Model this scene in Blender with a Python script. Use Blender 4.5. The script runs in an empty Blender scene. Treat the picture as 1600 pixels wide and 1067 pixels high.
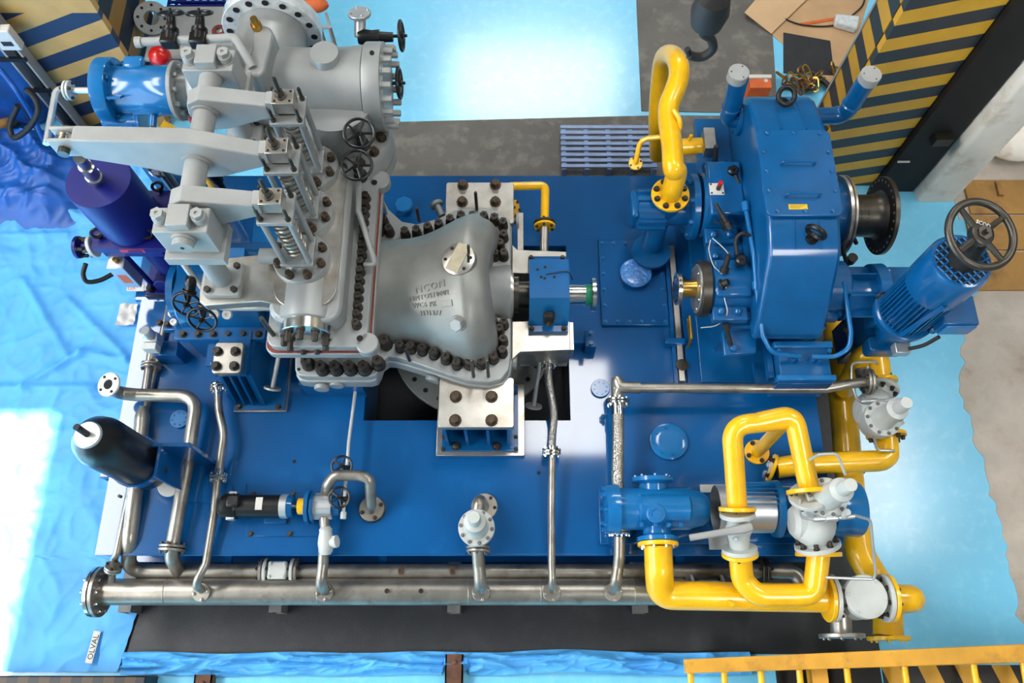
import bpy, bmesh, math, random
from mathutils import Vector, Matrix, Quaternion
random.seed(7)
PI = math.pi
D = 0.85            # height of the skid deck above the floor; all z below are measured from the deck
H = 6.2             # camera height above the deck
F = 1280.0          # focal length in pixels of the 1600 px wide frame
TILT = math.atan(510 / F)
scn = bpy.context.scene
COL = scn.collection

# ------------------------------------------------------------------ camera
cam_d = bpy.data.cameras.new('camera'); cam = bpy.data.objects.new('camera', cam_d); COL.objects.link(cam)
cam.location = (0, 0, H + D); cam.rotation_euler = (TILT, 0, 0)
cam_d.sensor_width = 36; cam_d.sensor_fit = 'HORIZONTAL'; cam_d.lens = F / 1600 * 36; cam_d.clip_end = 200
scn.camera = cam

# ------------------------------------------------------------------ world, sun, exposure
w = bpy.data.worlds.new('sky'); scn.world = w; w.use_nodes = True
bgn = w.node_tree.nodes['Background']; bgn.inputs[0].default_value = (0.80, 0.90, 1.0, 1); bgn.inputs[1].default_value = 10.5
sun_d = bpy.data.lights.new('sun', 'SUN'); sun = bpy.data.objects.new('sun', sun_d); COL.objects.link(sun)
sun_d.energy = 90.0; sun_d.angle = math.radians(1.0); sun_d.color = (1, .97, .92)
sun.location = (-12, 0, 12)
sun.rotation_euler = Vector((0.62, 0.0, -0.78)).to_track_quat('-Z', 'Y').to_euler()
scn.view_settings.view_transform = 'Standard'; scn.view_settings.look = 'None'
scn.view_settings.exposure = -1.4; scn.view_settings.gamma = 1.0
scn.view_settings.use_curve_mapping = False
SKYLIGHT = 55.0   # radiance of the daylit roof sheets and clerestory

# ------------------------------------------------------------------ pixel helpers (survey of the place)
_c, _s = math.cos(TILT), math.sin(TILT)
def ray(u, v):
    a = (u - 800) / F; b = (533.5 - v) / F
    return Vector((a, b * _c + _s, b * _s - _c))
def P(u, v, z):
    r = ray(u, v); k = (z - H) / r.z
    return Vector((k * r.x, k * r.y, z))
def PY(u, v, Y):
    r = ray(u, v); k = Y / r.y
    return Vector((k * r.x, Y, H + k * r.z))
def PX(u, v, X):
    r = ray(u, v); k = X / r.x
    return Vector((X, k * r.y, H + k * r.z))
V = Vector

# ------------------------------------------------------------------ materials
def srgb(r, g, b):
    f = lambda c: (c / 255 / 12.92) if c <= 10 else ((c / 255 + .055) / 1.055) ** 2.4
    return (f(r), f(g), f(b))
def mat(name, col, rough=.5, metal=0., coat=0., var=.12, vscale=6., bump=0., bscale=60., col2=None, mix=(.45, .65), mscale=3., rvar=0., spec=.5):
    m = bpy.data.materials.new(name); m.use_nodes = True
    n, l = m.node_tree.nodes, m.node_tree.links
    b = n['Principled BSDF']
    b.inputs['Metallic'].default_value = metal; b.inputs['Roughness'].default_value = rough
    b.inputs['Coat Weight'].default_value = coat; b.inputs['Coat Roughness'].default_value = .12
    b.inputs['Specular IOR Level'].default_value = spec
    tc = n.new('ShaderNodeNewGeometry')
    nz = n.new('ShaderNodeTexNoise'); nz.inputs['Scale'].default_value = vscale; nz.inputs['Detail'].default_value = 4
    l.new(tc.outputs['Position'], nz.inputs['Vector'])
    rp = n.new('ShaderNodeValToRGB'); e = rp.color_ramp.elements
    lo = [c * (1 - var) for c in col]; hi = [min(1, c * (1 + var)) for c in col]
    e[0].position = .35; e[0].color = (*lo, 1); e[1].position = .65; e[1].color = (*hi, 1)
    l.new(nz.outputs['Fac'], rp.inputs['Fac'])
    out = rp.outputs['Color']
    if col2:
        n2 = n.new('ShaderNodeTexNoise'); n2.inputs['Scale'].default_value = mscale; n2.inputs['Detail'].default_value = 7; n2.inputs['Roughness'].default_value = .65
        l.new(tc.outputs['Position'], n2.inputs['Vector'])
        r2 = n.new('ShaderNodeMapRange'); r2.inputs['From Min'].default_value = mix[0]; r2.inputs['From Max'].default_value = mix[1]
        l.new(n2.outputs['Fac'], r2.inputs['Value'])
        mx = n.new('ShaderNodeMix'); mx.data_type = 'RGBA'
        l.new(r2.outputs['Result'], mx.inputs['Factor']); l.new(out, mx.inputs['A']); mx.inputs['B'].default_value = (*col2, 1)
        out = mx.outputs['Result']
    l.new(out, b.inputs['Base Color'])
    if rvar:
        r3 = n.new('ShaderNodeMapRange'); r3.inputs['To Min'].default_value = max(.02, rough - rvar); r3.inputs['To Max'].default_value = rough + rvar
        r3.inputs['From Min'].default_value = .3; r3.inputs['From Max'].default_value = .7
        l.new(nz.outputs['Fac'], r3.inputs['Value']); l.new(r3.outputs['Result'], b.inputs['Roughness'])
    if bump:
        n4 = n.new('ShaderNodeTexNoise'); n4.inputs['Scale'].default_value = bscale; n4.inputs['Detail'].default_value = 3
        l.new(tc.outputs['Position'], n4.inputs['Vector'])
        bp = n.new('ShaderNodeBump'); bp.inputs['Strength'].default_value = bump; bp.inputs['Distance'].default_value = .01
        l.new(n4.outputs['Fac'], bp.inputs['Height']); l.new(bp.outputs['Normal'], b.inputs['Normal'])
    return m
def stripes(name, cx, cz, period, c1, c2, off=0., rough=.4, axis2='Z', ztop=None):
    """painted hazard stripes: bands of cx*x + cz*(z or y)"""
    m = mat(name, c1, rough=rough); n, l = m.node_tree.nodes, m.node_tree.links
    b = n['Principled BSDF']
    g = n.new('ShaderNodeNewGeometry'); sp = n.new('ShaderNodeSeparateXYZ'); l.new(g.outputs['Position'], sp.inputs[0])
    def mth(op, a, bb):
        q = n.new('ShaderNodeMath'); q.operation = op
        for i, x in enumerate((a, bb)):
            if hasattr(x, 'links'): l.new(x, q.inputs[i])
            else: q.inputs[i].default_value = x
        return q.outputs[0]
    s = mth('ADD', mth('MULTIPLY', sp.outputs['X'], cx), mth('MULTIPLY', sp.outputs[axis2], cz))
    s = mth('ADD', s, off)
    fr = mth('FRACT', mth('DIVIDE', s, period), 0.)
    st = mth('GREATER_THAN', fr, .5)
    if ztop is not None: st = mth('MULTIPLY', st, mth('LESS_THAN', sp.outputs['Z'], ztop + D))
    nz = n.new('ShaderNodeTexNoise'); nz.inputs['Scale'].default_value = 5; nz.inputs['Detail'].default_value = 6
    l.new(g.outputs['Position'], nz.inputs['Vector'])
    mr = n.new('ShaderNodeMapRange'); mr.inputs['To Min'].default_value = .75; mr.inputs['To Max'].default_value = 1.15
    l.new(nz.outputs['Fac'], mr.inputs['Value'])
    mx = n.new('ShaderNodeMix'); mx.data_type = 'RGBA'; mx.inputs['A'].default_value = (*c1, 1); mx.inputs['B'].default_value = (*c2, 1)
    l.new(st, mx.inputs['Factor'])
    mm = n.new('ShaderNodeMix'); mm.data_type = 'RGBA'; mm.blend_type = 'MULTIPLY'; mm.inputs['Factor'].default_value = 1
    l.new(mx.outputs['Result'], mm.inputs['A']); l.new(mr.outputs['Result'], mm.inputs['B'])
    l.new(mm.outputs['Result'], b.inputs['Base Color'])
    return m
M = {}
M['deck'] = mat('deck_blue_paint', srgb(3, 80, 140), .4, coat=1., var=.08, vscale=1.3, bump=.012, bscale=22, col2=srgb(16, 98, 158), mix=(.6, .85), mscale=2.6, spec=.1)
M['deck'].node_tree.nodes['Principled BSDF'].inputs['Coat Roughness'].default_value = .07
M['blue'] = mat('machine_blue_paint', srgb(6, 84, 140), .4, coat=.8, var=.08, bump=.03, bscale=40, spec=.15)
M['blue2'] = mat('bright_blue_paint', srgb(14, 104, 166), .4, coat=.8, var=.08, bump=.03, bscale=40, spec=.15)
M['navy'] = mat('ultramarine_paint', srgb(10, 18, 104), .45, coat=.05, var=.06, spec=.3)
M['silver'] = mat('silver_grey_paint', srgb(154, 157, 156), .42, metal=.3, var=.09, vscale=3, bump=.1, bscale=45)
M['cast'] = mat('cast_silver_paint', srgb(140, 141, 137), .42, metal=.32, var=.12, vscale=4, bump=.12, bscale=50)
M['greyp'] = mat('light_grey_paint', srgb(152, 154, 152), .5, var=.08, vscale=4, bump=.05)
M['mach'] = mat('machined_steel', srgb(190, 186, 178), .33, metal=.85, var=.12, vscale=8, col2=srgb(165, 150, 130), mix=(.5, .75), mscale=5)
M['steel'] = mat('bright_steel', srgb(200, 198, 192), .22, metal=1, var=.08)
M['dsteel'] = mat('dark_oiled_steel', srgb(82, 78, 72), .38, metal=.85, var=.18)
M['pipe'] = mat('pickled_stainless_pipe', srgb(160, 155, 146), .36, metal=.8, var=.15, vscale=7, col2=srgb(120, 106, 90), mix=(.52, .8), mscale=9)
M['bolt'] = mat('black_oxide_bolt', srgb(58, 52, 46), .5, metal=.45, var=.3, vscale=30, bump=.2, bscale=150)
M['rustbolt'] = mat('browned_bolt', srgb(78, 64, 50), .5, metal=.5, var=.25, vscale=30)
M['yellow'] = mat('yellow_pipe_paint', srgb(244, 186, 10), .3, coat=.6, var=.06, bump=.03)
M['white'] = mat('off_white_valve_paint', srgb(186, 190, 186), .42, var=.06, bump=.12, bscale=70)
M['black'] = mat('black_gloss_paint', srgb(17, 17, 18), .33, var=.2)
M['rubber'] = mat('black_rubber_hose', srgb(26, 26, 27), .55, var=.2)
M['shadow'] = mat('interior_shade', srgb(14, 14, 16), .8)  # near-black paint standing for the shade inside holes and recesses
M['red'] = mat('red_paint', srgb(190, 20, 18), .3, coat=.3)
M['gasket'] = mat('red_sealant', srgb(116, 48, 34), .6)
M['orange'] = mat('orange_carton', srgb(206, 98, 44), .6)
M['green'] = mat('green_tape', srgb(20, 150, 105), .5)
M['chrome'] = mat('stainless_fitting', srgb(215, 213, 208), .18, metal=1, var=.05)
M['mat'] = mat('rubber_floor_mat', srgb(36, 38, 42), .5, var=.15, vscale=2.5, bump=.15, bscale=90, col2=srgb(54, 54, 56), mix=(.5, .8), mscale=3.5)
M['mat2'] = mat('grey_worn_rubber_mat', srgb(96, 93, 88), .62, var=.12, vscale=2, bump=.15, bscale=90, col2=srgb(132, 128, 120), mix=(.5, .75), mscale=4.5)
M['floor'] = mat('blue_epoxy_floor', srgb(122, 206, 242), .24, coat=.3, var=.04, vscale=1.2, bump=.02, bscale=14, col2=srgb(138, 214, 244), mix=(.5, .75), mscale=9)
M['conc'] = mat('worn_concrete', srgb(196, 186, 174), .8, var=.1, vscale=5, bump=.3, bscale=40, col2=srgb(164, 152, 138), mix=(.48, .7), mscale=2.5)
M['ply'] = mat('ochre_painted_plate', srgb(176, 132, 70), .6, var=.15, vscale=3, col2=srgb(112, 84, 52), mix=(.5, .75), mscale=3)
M['card'] = mat('brown_cardboard', srgb(186, 152, 112), .75, var=.08, vscale=3)
M['card2'] = mat('pale_cardboard', srgb(205, 172, 132), .75, var=.06, vscale=3)
M['plaster'] = mat('white_plaster', srgb(244, 238, 226), .8, var=.05, vscale=3, col2=srgb(196, 176, 146), mix=(.55, .8), mscale=3.5)
M['bsteel'] = mat('black_steelwork', srgb(14, 11, 10), .7, var=.3, vscale=3, col2=srgb(48, 28, 18), mix=(.6, .8), mscale=4)
M['palletb'] = mat('pale_blue_pallet_paint', srgb(140, 162, 200), .6, var=.1, vscale=8)
M['tarp'] = mat('blue_tarpaulin', srgb(84, 170, 236), .5, var=.1, vscale=2.5, bump=.25, bscale=16, spec=.35)
M['tarpd'] = mat('deep_blue_tarpaulin', srgb(20, 88, 172), .45, var=.15, vscale=3, bump=.3, bscale=9)
M['rust'] = mat('rusty_steel', srgb(98, 66, 48), .7, metal=.2, var=.3, vscale=8)
M['wall'] = mat('grey_sheet_wall', srgb(112, 114, 114), .85)
M['roof'] = mat('dark_roof_sheet', srgb(62, 64, 66), .85)
M['paper'] = mat('white_label', srgb(206, 204, 197), .6, var=.03)
M['tape'] = mat('masking_tape', srgb(176, 166, 142), .7, var=.1, vscale=20)
M['ylabel'] = mat('yellow_label', srgb(224, 182, 30), .5, var=.03)
M['ink'] = mat('black_ink', srgb(22, 22, 24), .6)
M['wink'] = mat('white_ink', srgb(235, 235, 230), .6)
M['rink'] = mat('red_ink', srgb(200, 50, 40), .6)
M['film'] = mat('plastic_wrap_blue', srgb(60, 130, 205), .14, coat=.6, var=.25, vscale=26, bump=.9, bscale=38)
M['filmw'] = mat('plastic_wrap_clear', srgb(206, 212, 214), .12, coat=.6, var=.12, vscale=18, bump=.6, bscale=30)
M['dgrey'] = mat('grey_channel_steel', srgb(112, 110, 108), .6, var=.15, vscale=9)
M['brass'] = mat('brass', srgb(176, 140, 70), .3, metal=.9)
M['alum'] = mat('aluminium', srgb(196, 200, 202), .35, metal=.7, var=.06)
M['yfade'] = mat('ochre_yellow_paint', srgb(206, 150, 40), .5, var=.15, vscale=3, col2=srgb(150, 104, 40), mix=(.55, .8), mscale=5)
def braid():
    m = mat('braided_steel_hose', srgb(168, 164, 156), .3, metal=.9, var=.1)
    n, l = m.node_tree.nodes, m.node_tree.links
    g = n.new('ShaderNodeNewGeometry'); vo = n.new('ShaderNodeTexVoronoi'); vo.inputs['Scale'].default_value = 95
    l.new(g.outputs['Position'], vo.inputs['Vector'])
    bp = n.new('ShaderNodeBump'); bp.inputs['Strength'].default_value = .45; bp.inputs['Distance'].default_value = .01
    l.new(vo.outputs['Distance'], bp.inputs['Height']); l.new(bp.outputs['Normal'], n['Principled BSDF'].inputs['Normal'])
    return m
M['braid'] = braid()

# ------------------------------------------------------------------ mesh kit
def perp(a):
    a = a.normalized(); h = V((0, 0, 1)) if abs(a.z) < .9 else V((1, 0, 0))
    x = h.cross(a).normalized(); return x, a.cross(x)
class MB:
    def __init__(s): s.v = []; s.f = []
    def add(s, vs, fs):
        b = len(s.v); s.v += [V(x) for x in vs]; s.f += [tuple(b + i for i in q) for q in fs]; return s
    def box(s, x0, x1, y0, y1, z0, z1, m=None):
        vs = [V((x, y, z)) for z in (z0, z1) for y in (y0, y1) for x in (x0, x1)]
        if m is not None: vs = [m @ q for q in vs]
        return s.add(vs, [(0, 2, 3, 1), (4, 5, 7, 6), (0, 1, 5, 4), (2, 6, 7, 3), (0, 4, 6, 2), (1, 3, 7, 5)])
    def cbox(s, c, sx, sy, sz, rz=0):
        m = Matrix.Translation(c) @ Matrix.Rotation(rz, 4, 'Z')
        return s.box(-sx / 2, sx / 2, -sy / 2, sy / 2, -sz / 2, sz / 2, m)
    def prism(s, poly, z0, z1, m=None):
        n = len(poly)
        vs = [V((x, y, z0)) for x, y in poly] + [V((x, y, z1)) for x, y in poly]
        if m is not None: vs = [m @ q for q in vs]
        return s.add(vs, [tuple(range(n - 1, -1, -1)), tuple(range(n, 2 * n))] + [(i, (i + 1) % n, n + (i + 1) % n, n + i) for i in range(n)])
    def lathe(s, p, axis, prof, seg=24, cap=True, a0=0, a1=2 * PI):
        """prof: list of (distance along axis, radius)"""
        p = V(p); a = V(axis).normalized(); x, y = perp(a)
        full = abs(a1 - a0 - 2 * PI) < 1e-6; k = seg if full else seg + 1
        vs = []
        for t, r in prof:
            for i in range(k):
                th = a0 + (a1 - a0) * i / seg
                vs.append(p + a * t + (x * math.cos(th) + y * math.sin(th)) * max(r, 1e-5))
        fs = []
        for j in range(len(prof) - 1):
            for i in range(seg):
                i2 = (i + 1) % k
                fs.append((j * k + i, j * k + i2, (j + 1) * k + i2, (j + 1) * k + i))
        if cap:
            fs.append(tuple(range(k - 1, -1, -1))); q = (len(prof) - 1) * k; fs.append(tuple(range(q, q + k)))
        return s.add(vs, fs)
    def cyl(s, p0, p1, r0, r1=None, seg=20):
        p0, p1 = V(p0), V(p1); d = p1 - p0
        return s.lathe(p0, d, [(0, r0), (d.length, r0 if r1 is None else r1)], seg)
    def disc(s, c, axis, R, th, seg=28, ch=.004, hole=0):
        if hole: return s.lathe(c, axis, [(0, hole), (0, R - ch), (ch, R), (th - ch, R), (th, R - ch), (th, hole), (0, hole)], seg, cap=False)
        return s.lathe(c, axis, [(0, R - ch), (ch, R), (th - ch, R), (th, R - ch)], seg)
    def tube(s, pts, r, seg=14, cap=True):
        pts = [V(p) for p in pts]; n = len(pts)
        rr = r if isinstance(r, (list, tuple)) else [r] * n
        tg = [(pts[min(i + 1, n - 1)] - pts[max(i - 1, 0)]).normalized() for i in range(n)]
        x, _ = perp(tg[0]); vs = []
        for i in range(n):
            x = (x - tg[i] * x.dot(tg[i])).normalized(); y = tg[i].cross(x)
            for k in range(seg):
                th = 2 * PI * k / seg; vs.append(pts[i] + (x * math.cos(th) + y * math.sin(th)) * rr[i])
        fs = [(j * seg + i, j * seg + (i + 1) % seg, (j + 1) * seg + (i + 1) % seg, (j + 1) * seg + i) for j in range(n - 1) for i in range(seg)]
        if cap: fs += [tuple(range(seg - 1, -1, -1)), tuple(range((n - 1) * seg, n * seg))]
        return s.add(vs, fs)
    def torus(s, c, axis, R, r, seg=32, rs=10, sq=1.):
        a = V(axis).normalized(); x, y = perp(a); c = V(c); vs = []
        for i in range(seg):
            th = 2 * PI * i / seg; d = x * math.cos(th) + y * math.sin(th)
            for k in range(rs):
                ph = 2 * PI * k / rs; vs.append(c + d * (R + r * math.cos(ph)) + a * (r * sq * math.sin(ph)))
        return s.add(vs, [(i * rs + k, ((i + 1) % seg) * rs + k, ((i + 1) % seg) * rs + (k + 1) % rs, i * rs + (k + 1) % rs) for i in range(seg) for k in range(rs)])
    def sphere(s, c, r, seg=16, sc=(1, 1, 1)):
        c = V(c); vs = []; n = seg // 2
        for j in range(n + 1):
            ph = PI * j / n
            for i in range(seg):
                th = 2 * PI * i / seg
                vs.append(c + V((r * sc[0] * math.sin(ph) * math.cos(th), r * sc[1] * math.sin(ph) * math.sin(th), r * sc[2] * math.cos(ph))))
        return s.add(vs, [(j * seg + i, (j + 1) * seg + i, (j + 1) * seg + (i + 1) % seg, j * seg + (i + 1) % seg) for j in range(n) for i in range(seg)])
    def loft(s, rings, closed=True, cap=True):
        k = len(rings[0]); vs = [q for r in rings for q in r]; m = k if closed else k - 1
        fs = [(j * k + i, j * k + (i + 1) % k, (j + 1) * k + (i + 1) % k, (j + 1) * k + i) for j in range(len(rings) - 1) for i in range(m)]
        if cap: fs += [tuple(range(k - 1, -1, -1)), tuple(range((len(rings) - 1) * k, len(rings) * k))]
        return s.add(vs, fs)
def fillet(pts, rad, n=7):
    pts = [V(p) for p in pts]; out = [pts[0]]
    for i in range(1, len(pts) - 1):
        p, a, b = pts[i], pts[i - 1], pts[i + 1]
        r = rad[i - 1] if isinstance(rad, (list, tuple)) else rad
        da, db = (a - p), (b - p)
        ang = da.angle(db)
        if ang > PI - .05 or r <= 0: out.append(p); continue
        t = min(r / math.tan(ang / 2), da.length * .48, db.length * .48)
        pa, pb = p + da.normalized() * t, p + db.normalized() * t
        for k in range(n + 1):
            q = k / n; out.append(pa * (1 - q) ** 2 * 1 + p * (2 * q * (1 - q)) + pb * q * q)
    out.append(pts[-1]); return out
def rrect(x0, x1, y0, y1, r, n=4):
    o = []
    for cx, cy, a in ((x1 - r, y1 - r, 0), (x0 + r, y1 - r, PI / 2), (x0 + r, y0 + r, PI), (x1 - r, y0 + r, 1.5 * PI)):
        for i in range(n + 1):
            q = a + PI / 2 * i / n; o.append((cx + r * math.cos(q), cy + r * math.sin(q)))
    return o
def spline(pts, n=8):
    pts = [V(p) for p in pts]; o = []
    q = [pts[0] * 2 - pts[1]] + pts + [pts[-1] * 2 - pts[-2]]
    for i in range(1, len(q) - 2):
        for k in range(n):
            t = k / n; a, b, c, d = q[i - 1:i + 3]
            o.append(.5 * ((2 * b) + (c - a) * t + (2 * a - 5 * b + 4 * c - d) * t * t + (3 * b - a - 3 * c + d) * t ** 3))
    o.append(pts[-1]); return o

ABS = {}
def to_mesh(name, mb, off, m, smooth=True, ang=38):
    me = bpy.data.meshes.new(name)
    me.from_pydata([q - off for q in mb.v], [], mb.f)
    me.materials.append(M[m] if isinstance(m, str) else m)
    bm = bmesh.new(); bm.from_mesh(me); bmesh.ops.recalc_face_normals(bm, faces=bm.faces); bm.to_mesh(me); bm.free()
    if smooth:
        me.shade_smooth(); me.set_sharp_from_angle(angle=math.radians(ang))
    return me
def bev(o, w, seg=2):
    b = o.modifiers.new('bevel', 'BEVEL'); b.width = w; b.segments = seg; b.limit_method = 'ANGLE'; b.angle_limit = math.radians(40)
    b.harden_normals = False
def thing(name, label, cat, loc, group=None, kind=None):
    o = bpy.data.objects.new(name, None); COL.objects.link(o); loc = V(loc)
    o.location = loc + V((0, 0, D)); o.empty_display_size = .1; ABS[o.name] = loc
    if label: o['label'] = label
    if cat: o['category'] = cat
    if group: o['group'] = group
    if kind: o['kind'] = kind
    return o
def part(parent, name, mb, m, bevel=0, label=None, ang=38, kind=None):
    off = ABS[parent.name]
    me = to_mesh(name, mb, off, m, ang=ang); o = bpy.data.objects.new(name, me); COL.objects.link(o); o.parent = parent
    ABS[o.name] = off
    if bevel: bev(o, bevel)
    if label: o['label'] = label
    if kind: o['kind'] = kind
    return o
def solo(name, mb, m, label, cat, group=None, bevel=0, kind=None, ang=38):
    xs = [q.x for q in mb.v]; ys = [q.y for q in mb.v]; zs = [q.z for q in mb.v]
    loc = V(((min(xs) + max(xs)) / 2, (min(ys) + max(ys)) / 2, min(zs)))
    o = bpy.data.objects.new(name, to_mesh(name, mb, loc, m, ang=ang)); COL.objects.link(o); o.location = loc + V((0, 0, D)); ABS[o.name] = loc
    if label: o['label'] = label
    if cat: o['category'] = cat
    if group: o['group'] = group
    if kind: o['kind'] = kind
    if bevel: bev(o, bevel)
    return o
def struct(name, mb, m, bevel=0): return solo(name, mb, m, None, None, kind='structure', bevel=bevel)
CACHE = {}
def inst(parent, name, key, make, m, pos, axis=(0, 0, 1), spin=0.):
    """a copy of a small shared mesh (bolt, slat, lug) placed on its parent; make() builds it at the origin along +z"""
    k = (key, m if isinstance(m, str) else m.name)
    if k not in CACHE: CACHE[k] = to_mesh(name, make(), V((0, 0, 0)), m)
    o = bpy.data.objects.new(name, CACHE[k]); COL.objects.link(o); o.parent = parent
    o.location = V(pos) - ABS[parent.name]
    q = V(axis).to_track_quat('Z', 'Y')
    o.rotation_mode = 'QUATERNION'; o.rotation_quaternion = q @ Quaternion((0, 0, 1), spin)
    ABS[o.name] = V(pos)
    return o
def hexbolt(r, h, washer=True):
    def mk():
        b = MB()
        if washer: b.lathe((0, 0, 0), (0, 0, 1), [(0, r * 1.35), (h * .15, r * 1.35)], 12)
        b.lathe((0, 0, h * .12), (0, 0, 1), [(0, r), (h * .8, r), (h * .88, r * .86)], 6)
        return b
    return mk
def capnut(r, h):
    """tall studs with cylindrical cap nuts as on the casing flange"""
    def mk():
        b = MB(); b.lathe((0, 0, 0), (0, 0, 1), [(0, r * 1.12), (h * .08, r * 1.12), (h * .08, r), (h * .55, r), (h * .6, r * .9)], 14)
        b.lathe((0, 0, h * .6), (0, 0, 1), [(0, r * .88), (h * .4, r * .88), (h * .4, r * .3), (h * .3, r * .25)], 6)
        return b
    return mk
def studm(r, L):
    def mk():
        b = MB(); b.lathe((0, 0, -L / 2 - r * 2.6), (0, 0, 1), [(0, r), (L + r * 5.2, r)], 8)
        b.lathe((0, 0, L / 2), (0, 0, 1), [(0, r * 1.75), (r * 1.6, r * 1.75)], 6); b.lathe((0, 0, -L / 2 - r * 1.6), (0, 0, 1), [(0, r * 1.75), (r * 1.6, r * 1.75)], 6)
        return b
    return mk
def bolt(parent, pos, axis=(0, 0, 1), r=.02, h=.03, m='bolt', name='bolt', washer=True, spin=0.):
    return inst(parent, name, ('hex', round(r, 4), round(h, 4), washer), hexbolt(r, h, washer), m, pos, axis, spin)
def ring(c, axis, R, n, a0=0.):
    x, y = perp(V(axis)); c = V(c)
    return [c + (x * math.cos(a0 + 2 * PI * i / n) + y * math.sin(a0 + 2 * PI * i / n)) * R for i in range(n)]
def flange(parent, c, axis, R, th, m, nb=4, br=.01, bm='bolt', bh=None, hole=0, rb=.78, name='flange', a0=.4, seg=28):
    a = V(axis).normalized()
    f = part(parent, name, MB().disc(c, a, R, th, seg=seg, hole=hole), m)
    for q in ring(V(c) + a * th, a, R * rb, nb, a0): bolt(f, q, a, br, bh or br * 1.6, bm)
    return f
def joint(parent, c, axis, R, th, m, m2=None, nb=4, br=.007, bm='dsteel', a0=.4):
    """two flanges bolted face to face, centred on c"""
    a = V(axis).normalized(); c = V(c)
    f = part(parent, 'flange', MB().disc(c + a * .003, a, R, th), m)
    g = part(parent, 'flange', MB().disc(c - a * .003, -a, R, th), m2 or m)
    for q in ring(c, a, R * .78, nb, a0): inst(f, 'stud_bolt', ('stud', round(br, 4), round(th, 4)), studm(br, 2 * th + .006), bm, q, a)
    return f
def wheel(parent, c, axis, R, rim, m, spokes=5, hub=.2, name='handwheel'):
    a = V(axis).normalized(); c = V(c); b = MB().torus(c, a, R - rim, rim, 30, 8)
    b.lathe(c - a * rim * 1.6, a, [(0, R * hub), (rim * 3.2, R * hub)], 12)
    for q in ring(c, a, R - rim, spokes, .3): b.cyl(c, q, rim * .8, rim * .7, 8)
    b.lathe(c + a * rim * 1.5, a, [(0, R * .1), (rim * 2.2, R * .1)], 6)
    return part(parent, name, b, m)
def pipe(name, label, pts, r, m, rad=None, cat='pipe', seg=16, group=None, loc=None):
    pts = [V(p) for p in pts]
    t = thing(name, label, cat, loc or pts[0], group)
    part(t, 'pipe_run', MB().tube(fillet(pts, rad if rad is not None else r * 2.4), r, seg), m)
    return t
def text(parent, name, s, size, depth, mtx, m, align='CENTER', sx=1.0, wrap=None):
    cu = bpy.data.curves.new(name, 'FONT'); cu.body = s; cu.size = size; cu.extrude = depth; cu.align_x = align; cu.resolution_u = 2; cu.space_character = 1.18 if wrap else 1.0
    o = bpy.data.objects.new(name + '_src', cu); COL.objects.link(o)
    dg = bpy.context.evaluated_depsgraph_get(); dg.update()
    me = bpy.data.meshes.new_from_object(o.evaluated_get(dg))
    bpy.data.objects.remove(o); bpy.data.curves.remove(cu)
    if wrap is None: me.transform(Matrix.Translation(-ABS[parent.name]) @ mtx @ Matrix.Diagonal((sx, 1, 1, 1)))
    else:                                   # lettering cast onto a curved surface: every corner follows it
        bm = bmesh.new(); bm.from_mesh(me)
        bmesh.ops.subdivide_edges(bm, edges=[e for e in bm.edges if e.calc_length() > size * .12], cuts=3, use_grid_fill=True)
        n_ = (mtx.to_3x3() @ V((0, 0, 1))).normalized()
        for v in bm.verts:
            p = mtx @ V((v.co.x * sx, v.co.y, 0)); hit = wrap.ray_cast(p + n_ * .3, -n_)[0]
            v.co = (hit or p) + n_ * (v.co.z * .9 + depth * .7) - ABS[parent.name]
        bm.to_mesh(me); bm.free()
    me.materials.clear(); me.materials.append(M[m])
    o = bpy.data.objects.new(name, me); COL.objects.link(o); o.parent = parent; ABS[o.name] = ABS[parent.name]
    return o
def frame_m(o, x, y):
    """matrix with origin o, local x and y axes"""
    x = V(x).normalized(); z = x.cross(V(y)).normalized(); y = z.cross(x)
    return Matrix(((x.x, y.x, z.x, o[0]), (x.y, y.y, z.y, o[1]), (x.z, y.z, z.z, o[2]), (0, 0, 0, 1)))

# ================================================================== THE HALL
FZ = -D
RX0, RX1, RY0, RY1, RZ = -9.5, 10.0, -9.0, 19.0, 10.4
floor = struct('floor', MB().box(RX0, RX1, RY0, RY1, FZ - .2, FZ), 'floor')
# left wall with a wide open loading door: the daylight and the sun patch come in here
DOOR_Y0, DOOR_Y1, DOOR_Z = -8.0, 2.1, 6.35
b = MB(); b.box(RX0 - .3, RX0, DOOR_Y1, RY1, FZ, RZ); b.box(RX0 - .3, RX0, RY0, DOOR_Y0, FZ, RZ); b.box(RX0 - .3, RX0, DOOR_Y0, DOOR_Y1, DOOR_Z, RZ)
struct('wall_left', b, 'wall')
struct('wall_right', MB().box(RX1, RX1 + .3, RY0, RY1, FZ, RZ), 'wall')
struct('wall_back', MB().box(RX0, RX1, RY1, RY1 + .3, FZ, RZ), 'wall')
struct('wall_front', MB().box(RX0, RX1, RY0 - .3, RY0, FZ, RZ), 'wall')
struct('ceiling', MB().box(RX0, RX1, RY0, RY1, RZ, RZ + .2), 'roof')
def emis(name, col, st):
    m = bpy.data.materials.new(name); m.use_nodes = True; n = m.node_tree.nodes; n.clear()
    e = n.new('ShaderNodeEmission'); e.inputs[0].default_value = (*col, 1); e.inputs[1].default_value = st
    o = n.new('ShaderNodeOutputMaterial'); m.node_tree.links.new(e.outputs[0], o.inputs[0]); return m
M['sky_sheet'] = emis('daylit_roof_sheet', (1, .99, .96), SKYLIGHT)
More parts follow.
